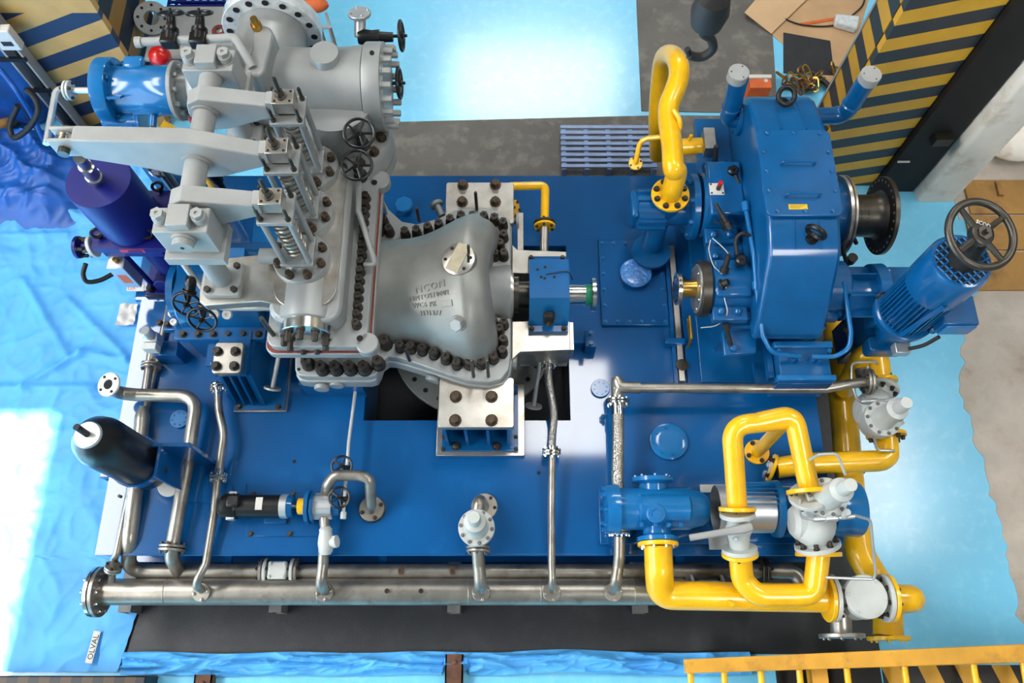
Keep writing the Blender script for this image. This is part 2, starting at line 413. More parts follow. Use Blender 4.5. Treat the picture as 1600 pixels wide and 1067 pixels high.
for i, (x0, x1, y0, y1) in enumerate([(.25, 2.05, 4.1, 6.15), (-1.7, 2.9, 13.4, 16.3), (7.4, 9.0, 2.5, 5.5), (4.2, 6.4, -6.5, -2.5), (-9.3, -7.7, 1.5, 8)]):  # fourth sheet is unseen, enlarged to brighten front faces on the right
    struct('window_%d' % (i + 1), MB().box(x0, x1, y0, y1, RZ - .06, RZ - .01), 'sky_sheet')

struct('window_7', MB().box(RX0 + .01, RX0 + .05, -8, 5.2, 8.0, RZ - .3), 'sky_sheet')
# worn concrete strips of the floor
def poly_at(px, z): return [tuple(P(u, v, z)[:2]) for u, v in px]
pc = poly_at([(1500, 600), (1508, 520), (1512, 470)], FZ) + [(4.45, 3.3), (4.5, 4.1), (9.9, 4.1), (9.9, .0), (4.22, .0)] + poly_at([(1592, 960), (1580, 880), (1560, 800), (1545, 760), (1528, 700), (1512, 650)], FZ)
jag = []
for (xa_, ya_), (xb_, yb_) in zip(pc, pc[1:] + pc[:1]):
    n_ = max(1, int(math.hypot(xb_ - xa_, yb_ - ya_) / .07)) if max(xa_, xb_) < 5 else 1
    for i_ in range(n_):
        t_ = i_ / n_; x_, y_ = xa_ + (xb_ - xa_) * t_, ya_ + (yb_ - ya_) * t_
        jag.append((x_ + (random.choice((-.03, -.02, 0, 0, .01, .03)) if n_ > 1 else 0), y_))
struct('floor_concrete_strip', MB().prism(jag, FZ - .01, FZ + .004), 'conc')
struct('floor_concrete_corner', MB().prism([(4.4, 4.1), (9.9, 4.1), (9.9, 9), (4.4, 9)], FZ - .01, FZ + .005), 'conc')

# striped columns, black stanchion, white pier
M['st_r'] = stripes('hazard_stripes_slate', -.30, 1., .292, srgb(226, 172, 44), srgb(48, 54, 62), off=.10 - D, ztop=1.66)
M['st_rs'] = stripes('hazard_stripes_side_shaded', 0, 1.0, .30, srgb(206, 156, 40), srgb(44, 48, 54), off=.05)  # darker copy of the face stripes, shade put into the colour
M['st_l'] = stripes('hazard_stripes_navy', -.41, 1., .332, srgb(206, 160, 88), srgb(36, 54, 82), off=.38 - D, ztop=.735)
M['st_ls'] = stripes('hazard_stripes_navy_side_shaded', 0, 1., .4, srgb(150, 110, 40), srgb(22, 28, 40))  # same stripe paint darkened for the side, shading is in the colour
c = thing('column_striped', None, None, (3.2, 4.9, FZ), kind='structure')
part(c, 'face', MB().box(2.88, 3.60, 4.49, 4.56, FZ, RZ), 'st_r')
part(c, 'side', MB().box(2.87, 3.59, 4.56, 4.86, FZ, RZ), 'st_rs')
part(c, 'edge_angle', MB().box(2.86, 2.90, 4.86, 4.885, FZ, RZ), 'greyp')
c = thing('column_striped', None, None, (-4, 5.6, FZ), kind='structure')
part(c, 'face', MB().box(-4.42, -3.54, 5.2, 5.27, FZ, RZ), 'st_l')
part(c, 'side', MB().box(-4.41, -3.55, 5.27, 6.0, FZ, RZ), 'st_ls')
st = thing('column_stanchion', None, None, (3.85, 4.4, FZ), kind='structure')
part(st, 'flange', MB().box(3.61, 4.0, 4.42, 4.45, FZ, RZ), 'bsteel')
part(st, 'flange', MB().box(3.61, 4.0, 4.75, 4.78, FZ, RZ), 'bsteel')
part(st, 'web', MB().box(3.61, 3.64, 4.45, 4.75, FZ, RZ), 'bsteel')
q = PY(1470, 215, 4.40)
part(st, 'bracket', MB().box(q.x - .07, q.x + .08, 4.34, 4.42, q.z - .05, q.z + .05), 'dsteel')
q = PY(1412, 252, 4.41)
tl = solo('lamp_tube', MB().cyl((q.x - .055, 4.405, q.z), (q.x + .055, 4.405, q.z), .010, seg=10), 'paper', 'short white tube clipped on the black steel stanchion', 'tube')
struct('column_pier', MB().prism(rrect(4.02, 4.40, 4.3, 4.9, .05), FZ, RZ), 'plaster')

# vertical cable channel on the left column
ct = thing('cable_channel', 'white upright cable channel beside the navy striped column', 'cable tray', (-4.45, 5.15, FZ))
part(ct, 'back', MB().box(-4.52, -4.38, 5.17, 5.19, FZ, 3.2), 'greyp')
part(ct, 'lip', MB().box(-4.53, -4.51, 5.08, 5.19, FZ, 3.2), 'greyp')
part(ct, 'lip', MB().box(-4.39, -4.37, 5.08, 5.19, FZ, 3.2), 'greyp')
part(ct, 'cable', MB().tube([(-4.45, 5.14, FZ), (-4.44, 5.13, .6), (-4.46, 5.14, 3.2)], .022, 10), 'rubber')
for v in (92, 140):
    q = PY(45 + (v - 92) * .75, v, 5.08)
    part(ct, 'clamp', MB().box(-4.60, -4.36, 5.06, 5.09, q.z - .02, q.z + .02), 'black')
q = PY(12, 58, 5.05)
eb = thing('switch_box', 'white switch box mounted on the upright cable channel', 'switch box', (q.x, 5.05, q.z - .1))
part(eb, 'case', MB().box(q.x - .10, q.x + .08, 5.0, 5.085, q.z - .11, q.z + .12), 'paper', bevel=.008)
part(eb, 'label', MB().box(q.x - .05, q.x + .04, 4.996, 5.001, q.z - .05, q.z + .0), 'ink')
part(eb, 'gland', MB().cyl((q.x - .04, 5.04, q.z + .12), (q.x - .04, 5.04, q.z + .17), .025), 'rust')

# ------------------------------------------------------------------ mats and sheets on the floor
def sheet(name, px, th, m, label, cat, z=FZ):
    return solo(name, MB().prism(poly_at(px, z), z, z + th), m, label, cat)
solo('rubber_mat', MB().box(-3.35, 2.96, .103, 4.5, FZ, FZ + .006), 'mat', 'large black rubber mat under the machine skid', 'mat')
solo('rubber_mat', MB().prism([(-1.9, 5.235), (1.55, 5.34), (2.7, 5.33), (2.8, 4.52), (-1.9, 4.52)], FZ, FZ + .006), 'mat2', 'worn grey mat strip behind the machine, under the pallet', 'mat')
sheet('rubber_mat', [(994, 0), (1002, 174), (1215, 178), (1207, 58), (1180, -60), (990, -60)], .010, 'mat2', 'grey rubber sheet on blue floor behind the tall yellow pipe', 'mat')
solo('cardboard_sheet', MB().prism(poly_at([(1163, 22), (1205, 54), (1224, 70), (1262, 96), (1300, 140), (1345, 40), (1370, -40), (1215, -40)], FZ), FZ, FZ + .005), 'card', 'brown cardboard sheet lying beside the striped column', 'cardboard')
b = MB(); pl = [P(u, v, FZ + .02 + (.05 if k in (0,) else 0)) for k, (u, v) in enumerate([(1163, 20), (1205, 53), (1270, -10), (1215, -40)])]
n4 = len(pl); b.add(pl + [q + V((0, 0, .006)) for q in pl], [(3, 2, 1, 0), (4, 5, 6, 7)] + [(i, (i + 1) % 4, 4 + (i + 1) % 4, 4 + i) for i in range(4)])
solo('cardboard_flap', b, 'card2', 'pale folded corner of cardboard at the sheet edge', 'cardboard')
solo('rubber_mat', MB().prism(poly_at([(1224, 51), (1297, 64), (1303, 117), (1224, 114)], FZ + .01), FZ + .006, FZ + .014), 'mat', 'small dark rubber square lying on the cardboard', 'mat')
solo('floor_cable', MB().tube(spline([P(u, v, FZ + .02) for u, v in [(1197, -5), (1208, 14), (1228, 30), (1255, 39), (1290, 41), (1315, 35), (1345, 12), (1352, -5)]]), .009, 8), 'rubber', 'thin black cable looping over the cardboard', 'cable')
solo('copper_strip', MB().prism(poly_at([(1250, 36), (1306, 27), (1306, 31), (1252, 40)], FZ + .012), FZ + .006, FZ + .014), 'orange', 'thin orange strip lying under the black cable', 'strip')
b = MB().prism(poly_at([(1306, 20), (1345, 24), (1340, 44), (1306, 34)], FZ + .1), FZ + .006, FZ + .10)
solo('plastic_bag', b, 'filmw', 'crumpled clear plastic bag by the column foot', 'bag', bevel=.02)
# hoist chain heap
ch = thing('chain_heap', 'heap of brown chain links behind the gearbox', 'chain', P(1262, 128, FZ))
def link():
    bb = MB()
    pts = [V((.045 * math.cos(a) + (.03 if math.cos(a) > 0 else -.03), .03 * math.sin(a), 0)) for a in [2 * PI * i / 14 for i in range(15)]]
    return bb.tube(pts, .010, 6, cap=False)
rnd = random.Random(3)
for k in range(34):
    u, v = 1262 + rnd.gauss(0, 22), 127 + rnd.gauss(0, 8)
    inst(ch, 'chain_link', 'chainlink', link, 'brass' if k % 3 else 'rust', P(u, v, FZ + .03 + rnd.random() * .09), (rnd.uniform(-1, 1), rnd.uniform(-1, 1), .6), rnd.random() * 6)
part(ch, 'strap', MB().tube(spline([P(u, v, FZ + .06) for u, v in [(1268, 112), (1280, 122), (1296, 136), (1302, 150)]]), .03, 8), 'rubber')
q = P(1175, 150, FZ)
cb = thing('orange_carton', 'small orange carton on the floor behind the gearbox', 'carton', q)
q = P(1174, 150, FZ)
part(cb, 'box_body', MB().box(q.x - .10, q.x + .12, q.y - .12, q.y + .02, FZ + .01, FZ + .28), 'orange', bevel=.004)
part(cb, 'lid_edge', MB().box(q.x - .105, q.x + .125, q.y - .01, q.y + .03, FZ + .27, FZ + .30), 'paper')
part(cb, 'print', MB().cyl((q.x + .07, q.y - .03, FZ + .28), (q.x + .07, q.y - .03, FZ + .283), .02), 'paper')
# crane hook hanging over the back of the hall
hz = 5.0; q = P(1112, 10, hz); k_ = .31
hk = thing('crane_hook', 'black crane hook block hanging above the grey rubber sheet', 'hook', (q.x, q.y, hz - .1))
def hs(l): return [(a_ * k_, r_ * k_) for a_, r_ in l]
part(hk, 'hook_block', MB().lathe((q.x, q.y, hz - .06), (0, 0, 1), hs([(0, .03), (.05, .10), (.16, .12), (.26, .10), (.30, .05)]), 16), 'bsteel')
b = MB().tube(spline([V((q.x, q.y, hz)) + V(o_) * k_ for o_ in [(0, 0, -.1), (-.005, 0, -.22), (.06, 0, -.28), (.09, 0, -.37), (.04, 0, -.44), (-.04, 0, -.43), (-.075, 0, -.37)]]), [.03 * k_] * 42 + [.02 * k_] * 7, 10)
part(hk, 'hook', b, 'bsteel')
for dx in (-.05, .05): part(hk, 'rope', MB().cyl((q.x + dx * k_, q.y, hz), (q.x + dx * k_, q.y, RZ), .006, seg=8), 'bsteel')

# pale blue pallet
pa = thing('pallet', 'pale blue slatted pallet on the grey mat behind the skid', 'pallet', (.96, 4.88, FZ))
px0, px1, py0, py1 = .49, 1.45, 4.60, 5.13
for i in range(8):
    y = py0 + (py1 - py0) * (i + .5) / 8
    inst(pa, 'slat', 'pslat', lambda: MB().box(-.475, .475, -.018, .018, 0, .016), 'palletb', (.965, y, FZ + .125))
for i in range(5):
    x = px0 + .03 + (px1 - px0 - .06) * i / 4
    inst(pa, 'bearer', 'pbear', lambda: MB().box(-.022, .022, -.265, .265, 0, .11), 'palletb', (x, 4.865, FZ + .012))

# tarpaulins: real wrinkled sheets
def noise2(x, y, seed=0):
    from mathutils import noise
    return noise.noise(V((x, y, seed)))
def tarp_mesh(x0, x1, y0, y1, nx, ny, hfun, edge=None):
    b = MB(); vs = []
    for j in range(ny + 1):
        for i in range(nx + 1):
            x = x0 + (x1 - x0) * i / nx; y = y0 + (y1 - y0) * j / ny
            if edge: x, y = edge(x, y, i / nx, j / ny)
            vs.append(V((x, y, FZ + .012 + hfun(x, y))))
    k = nx + 1
    return b.add(vs, [(j * k + i, j * k + i + 1, (j + 1) * k + i + 1, (j + 1) * k + i) for j in range(ny) for i in range(nx)])
def ridge(x, y, a, bb, h, wd):
    a, bb = V((a[0], a[1])), V((bb[0], bb[1])); p = V((x, y)); d = bb - a
    t = max(0, min(1, (p - a).dot(d) / d.dot(d))); r = (p - (a + d * t)).length
    return h * math.exp(-(r / wd) ** 2)
folds = [(tuple(P(a, c2, FZ)[:2]), tuple(P(d, e, FZ)[:2])) for a, c2, d, e in [(40, 440, 108, 556), (40, 605, 130, 552), (0, 375, 110, 372), (130, 552, 200, 565), (0, 607, 150, 607), (110, 470, 200, 560), (60, 300, 130, 345), (0, 240, 90, 330)]]
def hmain(x, y):
    h = .018 * abs(noise2(x * 1.3, y * 1.3)) + .016 * (1 - abs(noise2(x * 2.3 + y, y * 2.1 - x, 4))) ** 6 + .010 * (1 - abs(noise2(x * 5 - y * 3, y * 5 + x * 2, 9))) ** 8
    for i, (a, c2) in enumerate(folds): h += ridge(x, y, a, c2, .035, .035)
    if y > 3.6: h += (y - 3.6) * .10 * (1 + noise2(x * 4, y * 4, 2)) + .03 * abs(noise2(x * 7, y * 6, 3))
    return max(h, 0)
def edge_main(x, y, s, t):
    e = -3.09 if y > .85 else (-2.99 - (.8 - y) * .18 + .02 * noise2(0, y * 9, 5))
    return -8.6 + (e + 8.6) * s, y
tp = solo('tarpaulin', tarp_mesh(-8.6, -3.06, -.03, 4.95, 300, 250, hmain, edge_main), 'tarp', 'big light blue tarpaulin spread on the floor left of the skid', 'tarpaulin', ang=80)
def hfront(x, y):
    t = (y - .035) / .11
    return .03 * max(0, 1 - t * t) + (.06 * (1 - abs(noise2(x * 2.2 + y * 7, y * 13 - x * 1.2, 1))) ** 4 + .02 * (1 - abs(noise2(x * 7 - y * 8, y * 18, 6))) ** 5) * max(.15, 1 - t * t)
def edge_front(x, y, s, t):
    return x, y + .05 * noise2(x * 1.1, 0, 3) + (.04 if -.35 > x > -.55 else 0) * (1 if t < .5 else 0)
solo('tarpaulin', tarp_mesh(-3.1, 1.9, -.05, .12, 420, 26, hfront, edge_front), 'tarp', 'crumpled strip of blue tarpaulin along the black mat edge', 'tarpaulin', ang=80)
tg = thing('tarp_tag', 'white tag with dark lettering stuck on the tarpaulin', 'label', P(145, 1010, FZ + .05))
q0, q1 = P(138, 1036, FZ + .06), P(152, 986, FZ + .06); dx = (q1 - q0).normalized(); ln = (q1 - q0).length
m = frame_m((q0 + q1) / 2, dx, V((-dx.y, dx.x, 0)))
part(tg, 'strip', MB().box(-ln / 2, ln / 2, -.028, .028, -.002, 0, m), 'paper')
text(tg, 'lettering', 'OLVAL', .062, .001, m @ Matrix.Translation((0, -.022, .001)), 'ink')
def hheap(x, y):
    ex = min(1, max(0, (x + 6.3) * 2)) * min(1, max(0, (-4.15 - x) * 3)) * min(1, max(0, (y - 3.95) * 3)) * min(1, max(0, (5.1 - y) * 6))
    return .04 + ex * (.12 + .14 * (1 - abs(noise2(x * 2.2 + y, y * 2.6, 11))) ** 3 + .06 * (1 - abs(noise2(x * 6, y * 5 - x * 3, 12))) ** 4)
solo('tarpaulin', tarp_mesh(-6.4, -4.12, 3.92, 5.12, 110, 70, hheap), 'tarpd', 'deep blue heap of bunched tarpaulin at the cable channel foot', 'tarpaulin', ang=80)  # bunched folds; deeper blue added to tone down the brightly lit corner
# rusty channels and striped kerb at the near edge
for u, uu in ((710, 1022), (318, 1054)):
    q = P(u, uu, FZ + .1); b = MB(); b.box(q.x - .07, q.x + .07, -1.6, q.y, FZ, FZ + .008); b.box(q.x - .07, q.x - .058, -1.6, q.y, FZ, FZ + .10); b.box(q.x + .058, q.x + .07, -1.6, q.y, FZ, FZ + .10); b.box(q.x - .07, q.x + .07, -1.6, q.y, FZ + .092, FZ + .10)
    t = thing('steel_channel', 'rusty steel channel lying at the tarpaulin strip, ' + ('nearest the turbine pedestal' if u == 710 else 'nearest the striped kerb'), 'steel channel', (q.x, -.8, FZ))
    part(t, 'channel_body', b, 'rust'); bolt(t, (q.x, q.y - .06, FZ + .10), (0, 0, 1), .018, .02, 'rust')
M['st_k'] = stripes('hazard_stripes_kerb', 1., 0, .165, srgb(62, 40, 16), srgb(7, 9, 16))  # stripe colours darkened to stand for the kerb being backlit
q = P(228, 1056, FZ + .25)
solo('striped_kerb', MB().box(-7, q.x, -.5, q.y, FZ, FZ + .25), 'st_k', 'black and ochre striped kerb beyond the tarpaulin tag', 'kerb', bevel=.01)
# yellow guard frame
gf = thing('guard_frame', 'ochre yellow guard frame with round bars in the near corner', 'guard rail', (2.3, -.2, FZ))
a, c2 = P(1070, 1041, .2), P(1640, 1019, .2); dr = (c2 - a)
def gpt(u): t = (u - 1070) / 570; return a + dr * t
b = MB(); nrm = V((-dr.y, dr.x, 0)).normalized()
b.add([a + nrm * .045 + V((0, 0, .04)), a - nrm * .045 + V((0, 0, .04)), c2 - nrm * .06 + V((0, 0, .04)), c2 + nrm * .06 + V((0, 0, .04)), a + nrm * .045 - V((0, 0, .04)), a - nrm * .045 - V((0, 0, .04)), c2 - nrm * .06 - V((0, 0, .04)), c2 + nrm * .06 - V((0, 0, .04))],
      [(0, 1, 2, 3), (7, 6, 5, 4), (0, 4, 5, 1), (1, 5, 6, 2), (2, 6, 7, 3), (3, 7, 4, 0)])
part(gf, 'top_rail', b, 'yfade', bevel=.006)
for u in (1079, 1131, 1188, 1248, 1322, 1412, 1520, 1598):
    q = gpt(u); part(gf, 'bar', MB().cyl(q + V((0, -.03, -.02)), (q.x, q.y - .9, .12), .022, seg=12), 'yellow')
q = gpt(1283); part(gf, 'post', MB().box(q.x - .055, q.x + .055, -.95, q.y - .02, .02, .13), 'yfade')
q = gpt(1283); part(gf, 'leg', MB().box(q.x - .05, q.x + .05, -.6, -.5, FZ, .05), 'yfade')
q = gpt(1560); part(gf, 'leg', MB().box(q.x - .05, q.x + .05, -.6, -.5, FZ, .05), 'yfade')
M['st_g'] = stripes('hazard_stripes_board', 1., .35, .26, srgb(196, 146, 40), srgb(24, 22, 22), axis2='Y')
part(gf, 'striped_board', MB().box(gpt(1395).x, 4.6, -.9, .02, -.02, .0), 'st_g')
part(gf, 'dark_board', MB().box(gpt(1225).x, gpt(1392).x, -.9, .02, -.03, -.01), 'bsteel')
# ochre plate, sack on the right floor
pl = thing('ochre_plate', 'ochre painted steel plate on the concrete behind the big handwheel', 'plate', P(1570, 370, FZ))
for v0, v1 in ((282, 336), (338, 392), (394, 455)):
    x0 = P(1515, v1, FZ).x
    part(pl, 'plate_panel', MB().box(x0 + .02 * (v0 > 330), 6.2, P(1560, v1, FZ).y, P(1560, v0, FZ).y - .01, FZ + .005, FZ + .03), 'ply', bevel=.004)
for u, v in ((1556, 296), (1576, 362)):
    q = P(u, v, FZ); part(pl, 'cleat', MB().box(q.x - .02, q.x + .03, q.y - .10, q.y + .06, FZ + .03, FZ + .06), 'ply')
q = P(1562, 236, FZ)
solo('sack', MB().sphere((q.x + .1, q.y + .05, FZ + .10), .32, 20, (1, .75, .32)), 'plaster', 'pale rounded sack on the concrete beside the white pier', 'sack')

# ================================================================== THE SKID
SX0, SX1, SY0, SY1 = -3.08, 2.41, .777, 4.05
HX0, HX1, HY0, HY1 = -1.165, .46, 1.803, 3.35
sk = thing('skid_base', 'blue steel skid deck carrying the turbine and gearbox', 'skid', (-.3, 2.4, FZ))
b = MB()
b.box(SX0, HX0, SY0, SY1, -.03, 0); b.box(HX1, SX1, SY0, SY1, -.03, 0); b.box(HX0, HX1, SY0, HY0, -.03, 0); b.box(HX0, HX1, HY1, SY1, -.03, 0)
part(sk, 'deck_plate', b, 'deck')
def ibeam(x0, x1, y0, y1): return MB().box(x0, x1, y0, y1, -.62, -.03)
part(sk, 'front_girder', MB().box(SX0 + .02, SX1 - .02, SY0 + .10, SY0 + .14, -.62, -.03), 'deck')
part(sk, 'front_girder_foot', MB().box(SX0 + .02, SX1 - .02, SY0 + .02, SY0 + .22, -.64, -.62), 'deck')
part(sk, 'rear_girder', MB().box(SX0 + .02, SX1 - .02, SY1 - .14, SY1 - .10, -.64, -.03), 'deck')
part(sk, 'side_girder', MB().box(SX0 + .02, SX0 + .06, SY0 + .1, SY1 - .1, -.64, -.03), 'deck')
part(sk, 'side_girder', MB().box(SX1 - .06, SX1 - .02, SY0 + .1, SY1 - .1, -.64, -.03), 'deck')
for x0, x1, y0, y1 in ((HX0 - .02, HX0, HY0, HY1), (HX1, HX1 + .02, HY0, HY1), (HX0, HX1, HY0 - .02, HY0), (HX0, HX1, HY1, HY1 + .02)):
    part(sk, 'well_side', MB().box(x0, x1, y0, y1, -.60, -.03), 'deck')
part(sk, 'edge_bead', MB().tube([(SX0, SY0, -.005), (SX1, SY0, -.005)], .008, 6), 'deck')
# seams: raised doubler strips
q = P(1065, 600, 0)
part(sk, 'guide_rail', MB().box(P(1046, 390, 0).x - .012, P(1046, 390, 0).x + .03, P(1060, 598, 0).y, P(1046, 388, 0).y, 0, .05), 'mach')
part(sk, 'rail_channel', MB().box(P(1046, 390, 0).x - .05, P(1046, 390, 0).x - .02, P(1060, 612, 0).y, P(1046, 388, 0).y, 0, .03), 'deck')
part(sk, 'rail_stop', MB().cbox(P(1054, 535, .05), .16, .05, .08), 'deck', bevel=.005)
part(sk, 'doubler_plate', MB().box(P(1075, 612, 0).x, SX1 - .03, P(1075, 612, 0).y - .01, 3.9, 0, .02), 'deck', bevel=.004)
for u, v in ((905, 530), (922, 540)):
    pass
for u, v in ((842, 739), (460, 721)):
    q = P(u, v, 0); part(sk, 'drain_hole', MB().cyl(q, q + V((0, 0, .002)), .014, seg=14), 'shadow')
# jacking bracket next to bearing (small blue block with screws)
jb = thing('jacking_block', 'small blue jacking block with screws right of the bearing housing', 'bracket', P(916, 545, 0))
q = P(918, 548, 0)
part(jb, 'block', MB().box(q.x - .03, q.x + .06, q.y - .02, q.y + .12, 0, .14), 'deck', bevel=.005)
part(jb, 'gusset', MB().box(q.x - .15, q.x - .03, q.y + .02, q.y + .06, 0, .12), 'deck')
for dy in (.0, .09): bolt(jb, (q.x + .015, q.y + .005 + dy, .14), r=.02, h=.03, m='blue')
# support channels peeping out under the skid
for u, lab in ((203, 'dark support channel end under the blind flange of the big steel header'), (435, 'dark support channel end below the left check valve'), (710, 'dark support channel end below the turbine pedestal'), (1000, 'dark support channel end under the wide yellow pipe')):
    q = P(u, 958, FZ + .1)
    b = MB(); b.box(q.x - .05, q.x + .05, q.y, 3.9, FZ, FZ + .008); b.box(q.x - .05, q.x - .042, q.y, 3.9, FZ, FZ + .20); b.box(q.x + .042, q.x + .05, q.y, 3.9, FZ, FZ + .20); b.box(q.x - .05, q.x + .05, q.y, 3.9, FZ + .20, FZ + .21)
    solo('support_channel', b, 'dgrey', lab, 'steel beam', group='support channels under the skid')
# deck fittings ---------------------------------------------------
hc = thing('hatch_cover', 'square blue bolted hatch cover on the deck beside the bearing', 'hatch', P(990, 445, 0))
hx0, hx1, hy0, hy1 = .735, 1.285, 2.60, 3.385
part(hc, 'plate', MB().box(hx0, hx1, hy0, hy1, .012, .035), 'deck', bevel=.004)
part(hc, 'curb', MB().box(hx0 + .02, hx1 - .02, hy0 + .02, hy1 - .02, 0, .012), 'deck')
for i in range(6):
    for y in (hy0 + .03, hy1 - .03): bolt(hc, (hx0 + .03 + (hx1 - hx0 - .06) * i / 5, y, .035), r=.014, h=.018, m='blue2')
for i in range(1, 5):
    for x in (hx0 + .03, hx1 - .03): bolt(hc, (x, hy0 + .03 + (hy1 - hy0 - .06) * i / 5, .035), r=.014, h=.018, m='blue2')
q = P(993, 428, .08); q.z = .035
part(hc, 'round_cap', MB().lathe(q, (0, 0, 1), [(0, .11), (.03, .115), (.05, .13), (.07, .13), (.075, .12), (.08, .09)], 32), 'film')
def port(u, v, R, lab, inner=.5):
    q = P(u, v, .01); q.z = 0
    t = thing('deck_port', lab, 'port cover', q)
    part(t, 'ring', MB().lathe(q, (0, 0, 1), [(0, R), (.02, R), (.024, R * .96), (.024, R * inner)], 36), 'blue2')
    part(t, 'glass', MB().lathe(q, (0, 0, 1), [(.005, R * inner + .005), (.018, R * inner + .005)], 30), 'film')
    for x in ring(q + V((0, 0, .022)), (0, 0, 1), R * (.5 + inner / 2), 8, .2): bolt(t, x, r=R * .06, h=.012, m='blue2', washer=False)
port(1045, 690, .145, 'large round blue sight port on the deck above the screw pump')
port(938, 607, .075, 'small round blue port left of the braided hose elbow', .35)
port(281, 655, .075, 'small film-wrapped round port beside the S-shaped steel pipe', .35)
q = P(633, 328, .0)
ft = thing('filler_cap', 'blue star-shaped filler cap behind the turbine flange', 'cap', q)
part(ft, 'neck', MB().lathe(q, (0, 0, 1), [(0, .07), (.04, .07), (.04, .05), (.07, .05)], 20), 'blue2')
part(ft, 'grip', MB().lathe(q, (0, 0, 1), [(.07, .075), (.09, .08), (.10, .07)], 8), 'blue2')

# ================================================================== STEAM TURBINE
AY = 2.61           # shaft axis
SZ = .60            # split line and shaft height
tb = thing('steam_turbine', 'silver bell-shaped steam turbine casing with a ring of black cap nuts', 'turbine', (-.5, AY, 0))
# outline of the horizontal flange, traced in plan at its top face
ftop = SZ + .05
px = [(607, 327), (628, 346), (651, 350), (685, 341), (709, 329), (729, 324), (759, 324), (783, 331), (797, 345), (798, 400), (798, 460), (798, 520), (798, 557), (795, 577), (783, 592), (763, 597), (729, 594), (702, 586), (668, 574), (640, 564), (620, 558), (606, 557), (597, 564), (593, 576), (588, 585), (578, 588), (480, 588), (466, 586), (461, 578), (461, 552)]
out = [P(u, v, ftop) for u, v in px]
xl = out[-1].x
out += [V((xl, 2 * AY - out[-1].y, ftop)), V((xl + .6, 2 * AY - out[-5].y, ftop)), V((out[0].x - .06, out[0].y + .12, ftop))]
poly = [(q.x, q.y) for q in out]
part(tb, 'upper_flange', MB().prism(poly, SZ - .03, ftop), 'silver', bevel=.008)
cx = sum(x for x, y in poly) / len(poly)
low = [(x + (.012 if x > cx else -.012), y + (-.012 if y < AY else .012)) for x, y in poly]
part(tb, 'lower_flange', MB().prism(low, SZ - .16, SZ - .034), 'silver', bevel=.012)
# upper half casing: lofted half rings along X
st = [(-1.15, .43), (-1.0, .43), (-.88, .425), (-.76, .43), (-.66, .45), (-.56, .485), (-.46, .53), (-.37, .57), (-.29, .595), (-.22, .605)]
NT = 48
def endx(th): return -.155 + .07 * abs(math.cos(th)) ** 1.3
rings = []
for k, (x, r) in enumerate(st):
    s_ = (x - st[0][0]) / (st[-1][0] - st[0][0])
    rg = []
    for i in range(NT + 1):
        th = PI * i / NT
        xx = x + (endx(th) - .17 - st[-1][0]) * s_ ** 3
        sq = 1 + .06 * s_ * abs(math.sin(2 * th))
        rg.append(V((xx, AY + r * .97 * math.cos(th) * sq, SZ + r * .92 * math.sin(th) * sq)))
    rings.append(rg)
for dx, kf in ((.05, 1.0), (.085, .975), (.115, .935), (.14, .88), (.155, .81), (.16, .74), (.155, .64), (.14, .52), (.13, .42), (.13, .33)):
    rings.append([V((endx(PI * i / NT) - .17 - .05 * max(0, .75 - kf) + dx, AY + .6 * kf * .97 * math.cos(PI * i / NT), SZ + .6 * kf * .92 * math.sin(PI * i / NT))) for i in range(NT + 1)])
ct_ = MB().loft(rings, closed=False, cap=False)
uc = part(tb, 'upper_casing', ct_, 'cast', ang=60)
part(tb, 'lower_casing', MB().loft([[V((q.x, q.y, 2 * SZ - .3 - q.z)) for q in r] for r in rings], closed=False, cap=False), 'cast', ang=60)
# bearing tunnel, end face and seal
part(tb, 'gland_tunnel', MB().lathe((-.30, AY, SZ), (1, 0, 0), [(0, .215), (.20, .215), (.24, .225), (.29, .225)], 36), 'silver')
part(tb, 'gland_ring', MB().lathe((-.01, AY, SZ), (1, 0, 0), [(0, .19), (.012, .19), (.012, .17), (.022, .17)], 32), 'mach')
part(tb, 'shaft_shroud', MB().lathe((0.0, AY, SZ), (1, 0, 0), [(0, .135), (.05, .135), (.05, .10), (.16, .10)], 28), 'dsteel')
# cap nuts of the split flange
nuts = [(607, 356), (632, 360), (650, 358), (668, 353), (685, 348), (703, 341), (720, 335), (738, 336), (756, 336), (772, 339), (786, 346), (787, 365), (781, 378), (773, 394), (787, 394), (787, 502), (771, 500), (780, 512), (786, 529), (785, 546), (771, 556), (752, 564), (733, 565), (713, 565), (696, 557), (677, 549), (659, 543), (641, 540), (624, 538)]
cap = capnut(.036, .10)
for u, v in nuts:
    q = P(u, v, ftop + .085); q.z = ftop
    q2 = PY(u, v, q.y)
    inst(tb, 'cap_nut', 'capnut', cap, 'bolt', q, (0, 0, 1), random.random() * 3)
big = capnut(.046, .115)
for u, v in [(600, 530), (588, 352), (595, 338)]:
    q = P(u, v, ftop + .11); q.z = ftop; inst(tb, 'cap_nut', 'capnutbig', big, 'bolt', q)
for i in range(6):
    q = P(482 + i * 22, 575 + (2 if 0 < i < 5 else -6), ftop + .02); q.z = ftop; inst(tb, 'cap_nut', 'capnutbig', big, 'bolt', q)
for u, v in ((467, 577), (581, 577), (776, 336)):
    q = P(u, v, ftop); part(tb, 'dowel_hole', MB().cyl(q, q + V((0, 0, .002)), .013, seg=12), 'shadow')
# alignment pins (tall studs)
for u, v, uu, vv in ((655, 345, 652, 325), (745, 327, 743, 300), (640, 563, 638, 545), (740, 588, 737, 563), (763, 588, 760, 563)):
    q = P(u, v, ftop); t2 = PY(uu, vv, q.y); part(tb, 'guide_stud', MB().lathe(q, (0, 0, 1), [(0, .013), (t2.z - ftop - .012, .013), (t2.z - ftop, .009)], 10), 'dsteel')
